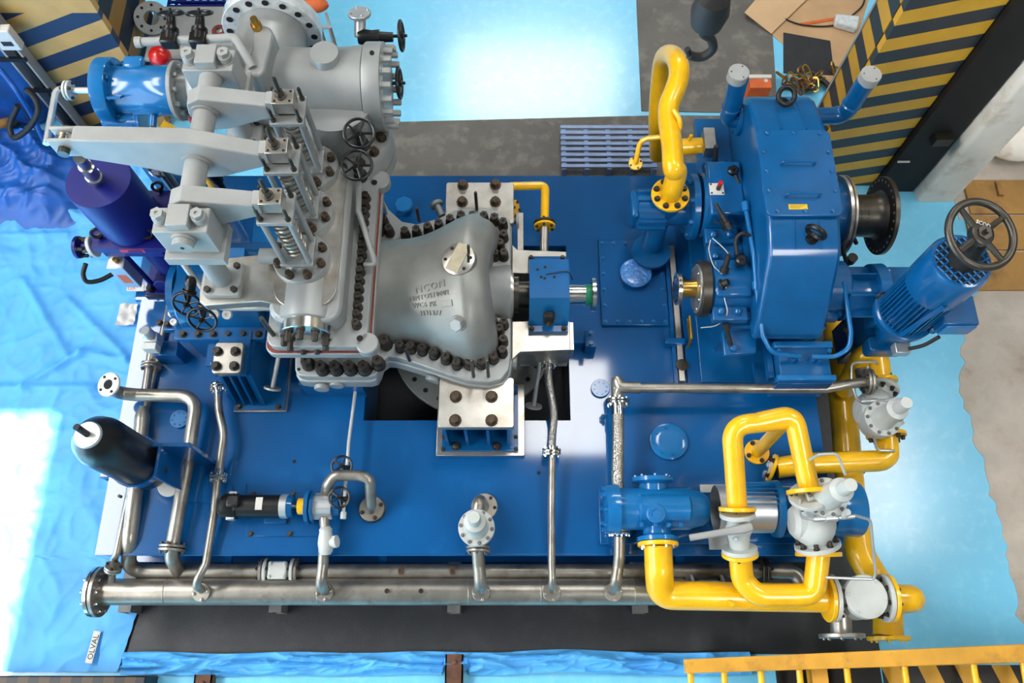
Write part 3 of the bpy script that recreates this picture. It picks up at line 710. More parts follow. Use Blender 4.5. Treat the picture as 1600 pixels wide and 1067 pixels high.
# instrument pad with tape, plug
from mathutils.bvhtree import BVHTree
_case = BVHTree.FromPolygons([tuple(q) for q in ct_.v], ct_.f)
def on_case(u, v):
    hit = _case.ray_cast(V((0, 0, H)), ray(u, v).normalized())
    n_ = hit[1] if hit[1].z > 0 else -hit[1]
    return hit[0], n_
q, nrm = on_case(717, 406)
pd = part(tb, 'instrument_pad', MB().lathe(q - nrm * .05, nrm, [(0, .125), (.045, .12), (.07, .118), (.074, .112)], 32), 'mach')
for k, x in enumerate(ring(q + nrm * .024, nrm, .09, 6, .5)): part(pd, 'bolt_hole', MB().cyl(x, x + nrm * .003, .012, seg=12), 'shadow')
xx, yy = perp(nrm); dd = (V((.45, .89, 0)) - nrm * V((.45, .89, 0)).dot(nrm)).normalized(); mm = frame_m(q + nrm * .025, dd, nrm.cross(dd))
part(pd, 'masking_tape', MB().box(-.10, .11, -.045, .05, 0, .004, mm), 'tape')
bx = q + nrm * .03 + V((.075, .03, 0)); part(pd, 'stud', MB().cyl(bx, bx + V((0, .02, .09)), .010, seg=10), 'bolt')
bx = q + nrm * .03 + V((.075, -.03, 0)); part(pd, 'stud', MB().cyl(bx, bx + V((0, .02, .07)), .010, seg=10), 'bolt')
q, nrm = on_case(716, 505)
part(tb, 'plug_boss', MB().lathe(q - nrm * .05, nrm, [(0, .085), (.045, .06), (.06, .055)], 24), 'cast')
part(tb, 'hex_plug', MB().lathe(q, nrm, [(0, .05), (.045, .05), (.05, .044)], 6), 'silver')
# raised foundry lettering on the bell
for (u, v, s, size, sx) in ((673, 447, 'NCON', .072, 1.0), (672, 461, 'NMTOST0002', .050, .92), (664, 475, 'WC6 PK', .050, .92), (674, 488, 'H31377', .050, .92)):
    q, n_ = on_case(u, v)
    xd = V((1, .13, 0)); xd = (xd - n_ * xd.dot(n_)).normalized()
    text(tb, 'raised_lettering', s, size, .0065, frame_m(q + n_ * .002 - n_.cross(xd) * size * .4, xd, n_.cross(xd)), 'cast', sx=sx, wrap=_case)
q, n_ = on_case(699, 474); xd = V((1, .13, 0)); xd = (xd - n_ * xd.dot(n_)).normalized()
part(tb, 'blank_tablet', MB().box(-.042, .042, -.022, .022, -.01, .009, frame_m(q, xd, n_.cross(xd))), 'cast', bevel=.002)
# side nozzles on the flange edges
for u, v, d in ((680, 582, V((-.3, -1, -.1))), (504, 595, V((0, -1, 0))), (527, 590, V((0, -1, 0))), (793, 565, V((1, -.1, 0))), (686, 328, V((-.5, 1, .1)))):
    q = P(u, v, SZ - .10); d.normalize()
    part(tb, 'drain_nozzle', MB().lathe(q - d * .06, d, [(0, .03), (.10, .03), (.10, .055), (.125, .055), (.13, .05)], 20), 'silver')
# feet of the casing on their pedestals
fz = SZ - .05
def foot(pts, name='support_foot'):
    a, c2 = pts
    return MB().prism(rrect(a.x, c2.x, min(a.y, c2.y), max(a.y, c2.y), .02), fz - .06, fz)
fa, fb = P(684, 668, fz), P(803, 590, fz)
f1 = part(tb, 'support_foot', foot((fa, fb)), 'mach', bevel=.004)
for u, v in ((712, 618), (768, 618), (711, 655), (768, 655)):
    q = P(u, v, fz + .03); q.z = fz; bolt(f1, q, r=.034, h=.05, m='rustbolt')
ya, yb = 2 * AY - fb.y, 2 * AY - fa.y
f2 = part(tb, 'support_foot', MB().prism(rrect(fa.x, fb.x, ya, yb, .02), fz - .06, fz), 'mach', bevel=.004)
for u, v in ((723, 287), (774, 286), (722, 313), (774, 313)):
    q = P(u, v, fz + .03); q.z = fz; bolt(f2, q, r=.034, h=.05, m='rustbolt')
# exhaust: throat and big drilled flange in the deck well
ex = V((-.33, AY - .08, -.12))
part(tb, 'exhaust_throat', MB().lathe(ex, (0, 0, 1), [(0, .50), (.2, .50), (.5, .46)], 40, cap=False), 'cast')
fl = part(tb, 'exhaust_flange', MB().disc(ex, (0, 0, 1), .66, .06, seg=56), 'cast')
for q in ring(ex + V((0, 0, .06)), (0, 0, 1), .585, 28): part(fl, 'bolt_hole', MB().cyl(q, q + V((0, 0, .002)), .02, seg=10), 'shadow')
# bearing bracket and rear bearing housing
br = thing('bearing_bracket', 'machined silver bracket cradling the blue bearing housing', 'bracket', (.25, AY, 0))
x0, x1 = .0, P(889, 460, SZ).x
part(br, 'cheek', MB().prism([(x0, P(800, 425, SZ).y), (x0, P(800, 380, SZ).y), (.04, P(810, 388, SZ).y), (x1 - .01, P(885, 391, SZ).y), (x1 - .01, P(885, 428, SZ).y)], SZ - .30, SZ - .02), 'mach', bevel=.005)
part(br, 'cheek', MB().prism([(x0, P(800, 500, SZ).y), (x1, P(889, 500, SZ).y), (x1, P(889, 545, SZ).y), (.06, P(815, 548, SZ).y), (x0, P(800, 560, SZ).y)], SZ - .30, SZ - .02), 'mach', bevel=.005)
part(br, 'floor_web', MB().box(x0, x1, AY - .42, AY + .4, SZ - .42, SZ - .28), 'silver')
part(br, 'column', MB().box(.15, x1, AY - .3, AY + .3, 0, SZ - .42), 'blue')
part(br, 'end_lug', MB().box(x1, x1 + .03, AY - .42, AY - .2, SZ - .22, SZ - .06), 'mach')
bh = thing('bearing_housing', 'blue six-sided bearing housing with green-taped shaft end', 'bearing housing', (.3, AY, SZ))
xa, xb = P(827, 460, SZ + .2).x, P(889, 460, SZ + .2).x
sec = [(AY - .31, SZ - .02), (AY - .31, SZ + .03), (AY - .265, SZ + .03), (AY - .155, SZ + .28), (AY + .155, SZ + .28), (AY + .265, SZ + .03), (AY + .31, SZ + .03), (AY + .31, SZ - .02)]
mx_ = Matrix(((0, 0, 1, 0), (1, 0, 0, 0), (0, 1, 0, 0), (0, 0, 0, 1)))
part(bh, 'cap', MB().prism(sec, xa, xb, mx_), 'blue', ang=12)
for x in (xa + .02, xb - .03):
    for y in (AY - .29, AY + .29): bolt(bh, (x, y, SZ + .03), r=.016, h=.035)
for x, y in ((.07, .0), (.02, .07), (.075, .09), (.14, .01), (.045, .01)):
    q = V((xa + .04 + x, AY + y, SZ + .28)); part(bh, 'tapped_hole', MB().cyl(q, q + V((0, 0, .002)), .011, seg=10), 'shadow')
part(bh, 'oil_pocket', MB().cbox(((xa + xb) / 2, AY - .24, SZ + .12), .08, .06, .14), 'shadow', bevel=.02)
bolt(bh, ((xa + xb) / 2, AY - .275, SZ + .10), (0, -1, .3), .016, .03, 'rustbolt')
part(bh, 'sensor_cable', MB().tube(spline([(xa + .12, AY + .03, SZ + .285), (xb - .02, AY + .05, SZ + .29), (xb + .03, AY + .02, SZ + .22)]), .004, 6), 'rubber')
sh = thing('turbine_shaft', 'bright steel shaft stub with coupling flange and green tape', 'shaft', (.5, AY, SZ))
part(sh, 'shaft', MB().lathe((.02, AY, SZ), (1, 0, 0), [(0, .085), (.30, .085), (.42, .075), (.60, .075)], 28), 'steel')
part(sh, 'tape', MB().lathe((.552, AY, SZ), (1, 0, 0), [(0, .0755), (0, .078), (.045, .078), (.045, .0755)], 28, cap=False), 'green')
part(sh, 'coupling_flange', MB().disc((.595, AY, SZ), (1, 0, 0), .125, .035, 32), 'steel')

# pedestals
def pedestal(name, lab, y0, y1, front):
    xa, xb = fa.x, fb.x; cx = (xa + xb) / 2 + .0
    t = thing(name, lab, 'pedestal', (cx, (y0 + y1) / 2, 0))
    p0, p1 = P(681, 722, .04).x, P(820, 722, .04).x
    part(t, 'sole_plate', MB().box(p0, p1, y0 - .09, y1 + .02, 0.012, .045), 'mach', bevel=.003)
    part(t, 'weld_pad', MB().box(p0 + .01, p1 - .01, y0 - .10, y1 + .02, 0, .012), 'deck')
    part(t, 'base_plate', MB().box(p0 + .04, p1 - .05, y0 - .06, y1, .045, .075), 'blue', bevel=.004)
    for x in (xa + .03, cx - .09, cx + .07, xb - .05): part(t, 'rib', MB().box(x, x + .022, y0 - .02, y1, .075, fz - .06), 'blue')
    part(t, 'web', MB().box(xa + .03, xb - .03, (y0 + y1) / 2, (y0 + y1) / 2 + .03, .075, fz - .06), 'blue')
    part(t, 'cap_plate', MB().box(xa + .02, xb - .02, y0 + .0, y1, fz - .085, fz - .061), 'blue')
    for x in (p0 + .055, p1 - .07):
        for y in (y0 - .045, y0 + .05, y1 - .06): bolt(t, (x, y, .075), r=.012, h=.015)
    for x in (xa + .10, xb - .13): bolt(t, (x, y0 - .025, .075), r=.026, h=.03)
    return t
pedestal('turbine_pedestal', 'blue ribbed turbine pedestal on the near side with machined sole plate', fa.y + .01, fb.y + .1, True)
pedestal('turbine_pedestal', 'blue ribbed turbine pedestal on the far side of the casing', ya - .1, yb, False)

# ================================================================== VALVE CHEST
cs = thing('valve_chest', 'silver steam chest with red sealant line and three round bonnet pads', 'valve chest', (-1.3, 2.7, SZ))
cz0, cz1 = 1.02, 1.18
X0, X1 = -1.62, -.955
yF, yB = P(500, 547, 1.12).y, P(590, 283, 1.12).y
hpx = (-1.55, -1.02)
part(cs, 'inlet_body', MB().box(hpx[0], hpx[1], AY - .52, AY + .55, SZ - .3, cz0), 'silver', bevel=.04)
part(cs, 'bottom_flange', MB().prism(rrect(X0 - .03, X1 + .02, yF - .02, yB + .02, .07), cz0, cz0 + .075), 'silver', bevel=.008)
part(cs, 'sealant', MB().prism(rrect(X0 - .02, X1 + .012, yF - .012, yB + .012, .065), cz0 + .07, cz0 + .085), 'gasket')
part(cs, 'top_flange', MB().prism(rrect(X0, X1, yF, yB, .07), cz0 + .083, cz1), 'silver', bevel=.008)
# raised chest body with flat milled top
bx0, bx1 = -1.575, -1.10
ct2 = 1.40
part(cs, 'chest_body', MB().prism(rrect(bx0, bx1, yF + .10, yB - .02, .12, 6), cz1 - .01, ct2 - .03), 'silver', bevel=.03)
part(cs, 'milled_top', MB().prism(rrect(bx0 + .03, bx1 - .035, yF + .19, yB - .05, .14, 6), ct2 - .035, ct2), 'mach', bevel=.004)
part(cs, 'side_arm', MB().prism([(-2.02, 2.20), (-2.03, 2.26), (-2.02, 2.50), (bx0 + .1, 2.56), (bx0 + .15, 2.16), (bx0 - .05, 2.2), (-1.98, 2.17)], ct2 - .10, ct2 - .02), 'mach', bevel=.006)
part(cs, 'side_arm', MB().prism([(-1.97, 3.36), (-1.97, 3.64), (bx0 + .1, 3.68), (bx0 + .1, 3.3)], ct2 - .10, ct2 - .02), 'mach', bevel=.006)
# front end barrel with bolted cover
q = P(486, 519, 1.27); bar = V((-1.345, yF + .18, 1.24))
part(cs, 'end_barrel', MB().lathe(bar + V((0, .25, 0)), (0, -1, 0), [(0, .20), (.27, .20), (.30, .195), (.305, .18)], 36), 'silver')
ec = part(cs, 'end_cover', MB().lathe(bar + V((0, -.055, 0)), (0, -1, 0), [(0, .172), (.07, .172), (.075, .165)], 36), 'steel')
for q in ring(bar + V((0, -.13, 0)), (0, -1, 0), .135, 9, .2): bolt(ec, q, (0, -1, 0), .022, .075, 'bolt')
# cap nuts down the right side of the top flange
cn = capnut(.030, .075)
for i in range(16):
    y = yF + .15 + (yB - yF - .34) * i / 15
    q = P(0, 0, 0); inst(cs, 'cap_nut', 'capnuts', cn, 'bolt', (X1 - .075, y, cz1), (0, 0, 1), i)
for (x, y) in ((X1 - .05, yF + .06), (X1 - .03, yB - .05)):
    part(cs, 'lug_hole', MB().cyl((x, y, cz1), (x, y, cz1 + .002), .022, seg=14), 'shadow')
q = P(471, 463, ct2); part(cs, 'dowel_hole', MB().cyl(q, q + V((0, 0, .002)), .02, seg=12), 'shadow')
q = P(427, 523, cz1); part(cs, 'guide_stud', MB().cyl(q, PY(408, 497, q.y), .016, seg=10), 'dsteel')
for (x, y) in ((X1 + .035, yB - .02), (X1 + .03, yF + .03)):
    part(cs, 'corner_lug', MB().lathe((x - .03, y, cz0 + .083), (0, 0, 1), [(0, .075), (cz1 - cz0 - .09, .075), (cz1 - cz0 - .083, .068)], 24), 'silver')
# inlet elbow ring at the back
el = V((-1.20, 3.62, 1.18))
part(cs, 'inlet_ring', MB().lathe((-1.22, 3.55, 1.02), (0, 0, 1), [(0, .36), (.10, .36), (.10, .345), (.115, .345), (.115, .36), (.26, .355), (.28, .34)], 44), 'silver')
for q in ring(V((-1.22, 3.55, 1.30)), (0, 0, 1), .29, 14, .1): bolt(cs, q, r=.028, h=.05, m='rustbolt')

# governor valves with springs, one thing each
def gov_valve(y, lab):
    c = V((-1.37, y, ct2)); t = thing('governor_valve', lab, 'valve', c, group='governor valves on the steam chest')
    bn = part(t, 'bonnet', MB().lathe(c, (0, 0, 1), [(0, .185), (.055, .185), (.065, .178), (.065, .12), (.10, .10), (.10, 0.05)], 40), 'silver')
    for k, q in enumerate(ring(c + V((0, 0, .065)), (0, 0, 1), .150, 8, .4)): inst(bn, 'bonnet_nut', 'bnut', capnut(.026, .055), 'rustbolt', q)
    zb, zt = ct2 + .12, 2.07
    s = .105
    part(t, 'lower_plate', MB().box(c.x - s - .0, c.x + s, y - s, y + s, zb, zb + .03), 'silver', bevel=.003)
    part(t, 'upper_plate', MB().box(c.x - s, c.x + s, y - s, y + s, zt - .03, zt), 'silver', bevel=.003)
    for dx in (-1, 1):
        for dy in (-1, 1):
            part(t, 'post', MB().cyl((c.x + dx * .08, y + dy * .08, zb + .03), (c.x + dx * .08, y + dy * .08, zt - .03), .019, seg=12), 'silver')
            part(t, 'tie_rod', MB().lathe((c.x + dx * .08, y + dy * .08, zt), (0, 0, 1), [(0, .017), (.018, .017), (.018, .011), (.10, .011), (.105, .008)], 10), 'dsteel')
    pts = []
    nturn = 9
    for i in range(nturn * 16 + 1):
        a = 2 * PI * i / 16; pts.append(V((c.x + .060 * math.cos(a), y + .060 * math.sin(a), zb + .04 + (zt - zb - .11) * i / (nturn * 16))))
    part(t, 'spring', MB().tube(pts, .012, 7), 'pipe')
    part(t, 'stem', MB().cyl((c.x, y, ct2), (c.x, y, zt + .04), .022, seg=12), 'steel')
    part(t, 'crosshead', MB().box(c.x - .065, c.x + .065, y - .055, y + .055, zt + .03, zt + .13), 'mach', bevel=.004)
    part(t, 'crosshead_base', MB().box(c.x - .05, c.x + .05, y - .04, y + .04, zt, zt + .03), 'dsteel')
    part(t, 'stem_nut', MB().lathe((c.x - .01, y, zt + .13), (0, 0, 1), [(0, .035), (.01, .035), (.012, .025), (.05, .022), (.05, .013), (.16, .013), (.165, .009)], 14), 'dsteel')
    for dx, dy in ((-.045, -.035), (.045, -.035), (.045, .035), (-.045, .035)):
        q = V((c.x + dx, y + dy, zt + .13)); part(t, 'screw_hole', MB().cyl(q, q + V((0, 0, .002)), .008, seg=8), 'shadow')
    return t
VY = (2.48, 2.82, 3.17)
g1 = gov_valve(VY[0], 'spring-loaded governor valve nearest the bolted end cover of the chest')
part(g1, 'leak_off_stub', MB().cyl((-1.40, VY[0], ct2 + .07), (-1.63, VY[0], ct2 + .07), .052, seg=24), 'silver')
gov_valve(VY[1], 'spring-loaded governor valve in the middle, under the long lever')
gov_valve(VY[2], 'spring-loaded governor valve furthest back, next to the inlet valve')

# rocking levers on a common shaft
LZ, LX = 2.10, -1.86
def lever(lab, y, xl, th=.105, fork=False):
    t = thing('valve_lever', lab, 'lever', (LX, y, LZ))
    zt_ = LZ + .13
    prof = [(-1.47, zt_ - .06), (-1.47, LZ - .04), (LX + .1, LZ - .15), (LX - .10, LZ - .16)]
    if fork: prof += [(xl + .35, LZ - .07), (xl, LZ + .04), (xl - .03, LZ + .12), (xl, LZ + .22)]
    else: prof += [(xl + .04, LZ - .14), (xl - .03, LZ - .08), (xl - .05, LZ), (xl - .03, LZ + .09), (xl + .04, zt_)]
    prof += [(LX, zt_ + (.07 if fork else .01))]
    m = Matrix(((1, 0, 0, 0), (0, 0, -1, y + th / 2), (0, 1, 0, 0), (0, 0, 0, 1)))
    part(t, 'arm', MB().prism(prof, 0, th, m), 'greyp', bevel=.008)
    part(t, 'hub', MB().lathe((LX, y - th / 2 - .012, LZ), (0, 1, 0), [(0, .088), (th + .024, .088)], 32), 'greyp')
    part(t, 'tip_block', MB().box(-1.475, -1.43, y - .045, y + .045, LZ - .02, LZ + .09), 'greyp', bevel=.004)
    if fork:
        part(t, 'clevis', MB().box(xl - .14, xl + .02, y + .03, y + .0524, LZ + .06, LZ + .22), 'greyp', bevel=.012)
        part(t, 'clevis', MB().box(xl - .14, xl + .02, y - .0524, y - .03, LZ + .06, LZ + .22), 'greyp', bevel=.012)
        part(t, 'clevis_pin', MB().cyl((xl - .07, y - .09, LZ + .14), (xl - .07, y + .09, LZ + .14), .032, seg=16), 'dsteel')
        part(t, 'roller', MB().cyl((xl - .07, y - .028, LZ + .14), (xl - .07, y + .028, LZ + .14), .06, seg=20), 'steel')
    return t
lever('short grey lever nearest the near bearing block', VY[0], LX - .05)
lever('long grey lever reaching over to the ultramarine actuator', VY[1], -2.50, fork=True)
lever('short grey lever furthest back, before the grey inlet valve', VY[2], LX - .05)
ps = thing('lever_shaft', 'grey pivot shaft running through the three levers', 'shaft', (LX, 2.3, LZ))
part(ps, 'rod', MB().cyl((LX, 2.24, LZ), (LX, 3.52, LZ), .068, seg=28), 'greyp')
part(ps, 'end_boss', MB().cyl((LX, 2.20, LZ), (LX, 2.26, LZ), .06, seg=24), 'greyp')
part(ps, 'centre_hole', MB().cyl((LX, 2.198, LZ), (LX, 2.201, LZ), .012, seg=10), 'shadow')
def bearing_post(y, lab):
    t = thing('lever_bearing', lab, 'bearing block', (LX, y, ct2 - .02))
    sec = [(-.135, -.17), (.135, -.17), (.135, .0), (.085, .10), (-.085, .10), (-.135, .0)]
    m = Matrix(((1, 0, 0, LX), (0, 0, -1, y + .07), (0, 1, 0, LZ), (0, 0, 0, 1)))
    part(t, 'block', MB().box(LX - .155, LX + .155, y - .08, y + .08, LZ - .17, LZ + .075), 'greyp', bevel=.006)
    part(t, 'cap', MB().box(LX - .062, LX + .062, y - .07, y + .07, LZ + .06, LZ + .135), 'greyp', bevel=.005)
    part(t, 'sole', MB().box(LX - .175, LX + .175, y - .12, y + .12, LZ - .25, LZ - .17), 'greyp', bevel=.005)
    for dx in (-.11, .11): inst(t, 'cap_bolt', 'lbb', capnut(.042, .08), 'greyp', (LX + dx, y, LZ + .075))
    part(t, 'column', MB().cyl((LX - .02, y, ct2 + .02), (LX, y, LZ - .2), .068, seg=28), 'greyp')
    bp_ = part(t, 'base_plate', MB().prism(rrect(LX - .13, LX + .11, y - .12, y + .12, .02), ct2 - .02, ct2 + .03), 'greyp', bevel=.005)
    for dx in (-.095, .075):
        for dy in (-.085, .085): bolt(bp_, (LX + dx, y + dy, ct2 + .03), r=.022, h=.03, washer=False)
bearing_post(2.34, 'near grey bearing block and column carrying the lever shaft')
bearing_post(3.46, 'far grey bearing block and column at the back end of the lever shaft')

# ================================================================== INLET VALVE AND ITS CYLINDER
IZ, IY = 1.5, 3.80
iv = thing('inlet_valve', 'big grey inlet valve barrel with film-wrapped flange and bolted blind end', 'valve body', (-1.5, IY, IZ - .35))
xr = -.86
part(iv, 'barrel', MB().lathe((-2.22, IY, IZ), (1, 0, 0), [(0, .21), (.02, .23), (.10, .23), (.105, .225), (.20, .23), (.30, .26), (.45, .27), (.62, .27), (.90, .265), (1.05, .27), (1.16, .28), (1.20, .285)], 48), 'silver', ang=50)
bl = part(iv, 'blind_flange', MB().lathe((-1.012, IY, IZ), (1, 0, 0), [(0, .285), (.0, .30), (.01, .305), (.12, .305), (.125, .295), (.125, .27), (.14, .26)], 48), 'silver')
for q in ring(V((-.89, IY, IZ)), (1, 0, 0), .265, 18, .1): bolt(bl, q, (1, 0, 0), .024, .075, 'greyp')
part(bl, 'tapped_hole', MB().cyl(PY(582, 86, IY - .1) + V((0, 0, .02)), PY(582, 86, IY - .1) + V((0, -.004, .024)), .016, seg=12), 'shadow')
# inlet nozzle pointing back, with drilled flange
nx = -1.66
nx = -1.74
part(iv, 'nozzle', MB().lathe((nx, IY, IZ), (0, 1, 0), [(0, .26), (.28, .26), (.40, .25), (.48, .25)], 40), 'silver')
nf = part(iv, 'nozzle_flange', MB().disc((nx, IY + .48, IZ), (0, 1, 0), .35, .10, seg=48, hole=.2), 'filmw')
for q in ring(V((nx, IY + .477, IZ)), (0, 1, 0), .30, 16, .1): part(nf, 'bolt_hole', MB().cyl(q - V((0, .004, 0)), q, .024, seg=12), 'shadow')
# lug pad with plug on top of the barrel
lp = [tuple(P(u, v, IZ + .38)[:2]) for u, v in [(424, 70), (428, 52), (422, 42), (410, 37), (399, 42), (394, 55), (392, 78), (384, 96), (383, 110), (391, 119), (404, 119), (413, 110)]]
part(iv, 'top_pad', MB().prism(lp, IZ + .1, IZ + .38), 'silver', bevel=.02)
q = P(402, 44, IZ + .38); part(iv, 'pad_plug', MB().lathe(q, (0, 0, 1), [(0, .036), (.04, .036), (.04, .024), (.09, .024)], 12), 'brass')
q = P(508, 88, IZ + .28); part(iv, 'round_boss', MB().lathe((q.x, q.y, IZ + .1), (0, 0, 1), [(0, .11), (.21, .10), (.22, .095)], 28), 'silver')
part(iv, 'boss_left', MB().lathe((-1.95, IY - .02, IZ + .1), (0, 0, 1), [(0, .14), (.20, .13), (.22, .11)], 28), 'silver')
# body neck down to the chest ring and its leg to the deck
part(iv, 'outlet_neck', MB().lathe((-1.22, 3.58, 1.28), (0, .1, 1), [(0, .25), (.1, .24), (.3, .26)], 32), 'silver')
part(iv, 'support_leg', MB().box(-1.5, -1.3, IY - .05, IY + .05, 0, IZ - .2), 'blue')
# equalising pipe with two gate valves
eq = pipe('balance_pipe', 'slim grey balance pipe bent down onto the inlet valve pad', [P(212, 66, 1.95), P(345, 60, 1.95), P(368, 58, 1.95), P(395, 106, 1.88)], .028, 'greyp', rad=.06)
part(eq, 'union', MB().lathe(P(212, 66, 1.95), (1, 0.03, 0), [(0, .036), (.04, .036)], 12), 'greyp')
for u, lab in ((266, 'black gate valve on the balance pipe nearest the red part'), (311, 'black gate valve on the balance pipe nearest the wrapped flange')):
    q = P(u, 63, 1.95); t = thing('gate_valve', lab, 'valve', q)
    part(t, 'body', MB().box(q.x - .055, q.x + .055, q.y - .045, q.y + .045, q.z - .04, q.z + .04), 'black', bevel=.01)
    part(t, 'bonnet', MB().lathe(q, (0, 1, .25), [(0, .045), (.05, .04), (.06, .052), (.08, .052), (.08, .035), (.16, .028)], 16), 'black')
    wheel(t, q + V((0, .17, .06)), (0, .6, .8), .09, .009, 'black')
# ---- blue trip cylinder, axis along X
tc = thing('trip_cylinder', 'bright blue horizontal cylinder with ribs and grey end flange', 'cylinder', (-2.7, 3.77, IZ - .2))
cyY, cyx = 3.77, -2.88
part(tc, 'end_cover', MB().lathe((cyx, cyY, IZ), (1, 0, 0), [(0, .21), (.01, .225), (.10, .225), (.11, .22)], 44), 'blue2')
for q in ring(V((cyx + .11, cyY, IZ)), (1, 0, 0), .19, 8, .2): bolt(tc, q, (1, 0, 0), .014, .025, 'blue')
part(tc, 'body', MB().lathe((cyx + .11, cyY, IZ), (1, 0, 0), [(0, .165), (.20, .165), (.21, .172), (.41, .172), (.42, .19)], 44), 'blue2')
for a in (.9, 1.9, 2.9, 4.2):
    m = Matrix.Translation((cyx + .11, cyY, IZ)) @ Matrix.Rotation(a, 4, 'X')
    part(tc, 'rib', MB().box(0, .10, -.008, .008, .16, .21, m), 'blue2')
part(tc, 'port_pad', MB().cbox((cyx + .26, cyY + .12, IZ + .14), .14, .10, .06), 'blue2', bevel=.02)
part(tc, 'drain_stub', MB().cyl((cyx + .36, cyY - .12, IZ - .05), (cyx + .36, cyY - .25, IZ - .08), .028), 'blue2')
fe = part(tc, 'grey_end_flange', MB().disc((cyx + .525, cyY, IZ), (1, 0, 0), .205, .03, 40), 'greyp')
for q in ring(V((cyx + .555, cyY, IZ)), (1, 0, 0), .165, 10, .3): bolt(fe, q, (1, 0, 0), .018, .03, 'greyp')
part(tc, 'yoke_hub', MB().lathe((cyx + .555, cyY, IZ), (1, 0, 0), [(0, .13), (.05, .12), (.12, .08), (.20, .08)], 24), 'silver')
dp = pipe('drain_pipe', 'thin stainless drain pipe under the bright blue cylinder', [(cyx + .36, cyY - .25, IZ - .08), (cyx + .36, cyY - .33, IZ - .12), (cyx + .35, cyY - .40, IZ - .3), (cyx + .35, cyY - .40, .02)], .024, 'pipe')
joint(dp, (cyx + .36, cyY - .29, IZ - .10), (0, 1, .3), .072, .018, 'chrome', nb=4)
ap = pipe('air_pipe', 'bent stainless tube from the blue cylinder end to the long lever', [(cyx, cyY + .02, IZ - .02), (cyx - .20, cyY + .02, IZ - .02), P(88, 138, IZ), P(72, 225, 1.5)], .022, 'alum', rad=.05)
joint(ap, (P(106, 135, IZ).x, cyY + .02, IZ - .02), (1, 0, 0), .068, .018, 'white', nb=4, bm='bolt')
# motor behind, half hidden
q = P(198, 186, .9)
hm = thing('hidden_motor', 'small bright blue motor under the horizontal cylinder', 'motor', q)
part(hm, 'frame', MB().lathe(q - V((.16, 0, 0)), (1, 0, 0), [(0, .10), (.02, .13), (.28, .13), (.30, .11)], 28), 'blue2')
for k in range(7): inst(hm, 'fin', 'hmfin', lambda: MB().box(-.10, .10, -.004, .004, .12, .15), 'blue2', q, (0, math.sin(k * .35 - 1.0), math.cos(k * .35 - 1.0)))
part(hm, 'flange', MB().disc(q + V((.14, 0, 0)), (1, 0, 0), .17, .025), 'blue2')
part(hm, 'stand', MB().box(q.x - .1, q.x + .1, q.y - .08, q.y + .08, 0, q.z - .1), 'blue')
ypp = pipe('yellow_branch_pipe', 'short yellow pipe behind the small blue motor', [P(252, 195, .9), P(285, 215, .8), P(300, 235, .5), V((P(300, 235, .5).x, P(300, 235, .5).y, 0))], .045, 'yellow')

# ================================================================== ACTUATOR (ultramarine hydraulic cylinder)
ac = V((-2.83, 3.10, .28))
at = thing('hydraulic_actuator', 'tall ultramarine hydraulic actuator with flat round top', 'actuator', (ac.x, ac.y, 0))
ztop = PY(146, 281, ac.y).z
part(at, 'cylinder', MB().lathe((ac.x, ac.y, .86), (0, 0, 1), [(0, .225), (ztop - .86 - .01, .225), (ztop - .86, .22)], 56), 'navy')
part(at, 'upper_plate', MB().prism(rrect(ac.x - .27, ac.x + .30, 2.86, ac.y + .26, .03), .80, .86), 'navy', bevel=.004)
part(at, 'manifold', MB().box(ac.x - .25, ac.x + .20, 2.90, ac.y + .22, .66, .80), 'navy', bevel=.004)
part(at, 'lower_cylinder', MB().lathe((ac.x + .06, ac.y + .02, .10), (0, 0, 1), [(0, .17), (.56, .17)], 40), 'navy')
for dx, dy in ((-.14, -.16), (.22, -.16), (.22, .16), (-.14, .16)): part(at, 'tie_rod', MB().cyl((ac.x + dx, ac.y + dy, .08), (ac.x + dx, ac.y + dy, .66), .022, seg=12), 'navy')
part(at, 'trunnion', MB().prism([(-.10, 0), (.12, 0), (.12, .10), (.06, .17), (-.05, .17), (-.10, .10)], 0, .09, Matrix(((1, 0, 0, ac.x + .0), (0, 0, -1, 2.99), (0, 1, 0, .06), (0, 0, 0, 1)))), 'navy', bevel=.006)
part(at, 'sole_plate', MB().box(ac.x - .20, ac.x + .24, 2.87, ac.y + .2, .035, .06), 'navy', bevel=.003)
part(at, 'shim', MB().box(ac.x - .21, ac.x + .25, 2.86, ac.y + .2, 0.0, .035), 'dsteel')
for dx in (-.16, .19): bolt(at, (ac.x + dx, 2.905, .06), r=.024, h=.05)
rod0 = V((ac.x - .01, ac.y, ztop))
part(at, 'piston_rod', MB().lathe(rod0, V((-2.57, VY[1], LZ + .14)) - rod0, [(0, .055), (.12, .055), (.125, .047), (.36, .047), (.365, .036), (.56, .036)], 28), 'steel')
for u, v in ((247, 293), (152, 366), (231, 367)):
    q = P(u, v, .91); part(at, 'eye_bolt', MB().torus(q + V((0, 0, .015)), (.5, -1, .4), .036, .012, 20, 8).cyl(q - V((0, 0, .06)), q - V((0, 0, .015)), .018), 'black')
part(at, 'name_plate', MB().box(ac.x - .06, ac.x + .12, 2.856, 2.861, .81, .85), 'red')
part(at, 'name_field', MB().box(ac.x + .0, ac.x + .10, 2.852, 2.857, .82, .84), 'navy')
part(at, 'bracket_box', MB().cbox((ac.x - .24, ac.y + .10, 1.15), .10, .16, .22), 'navy', bevel=.004)
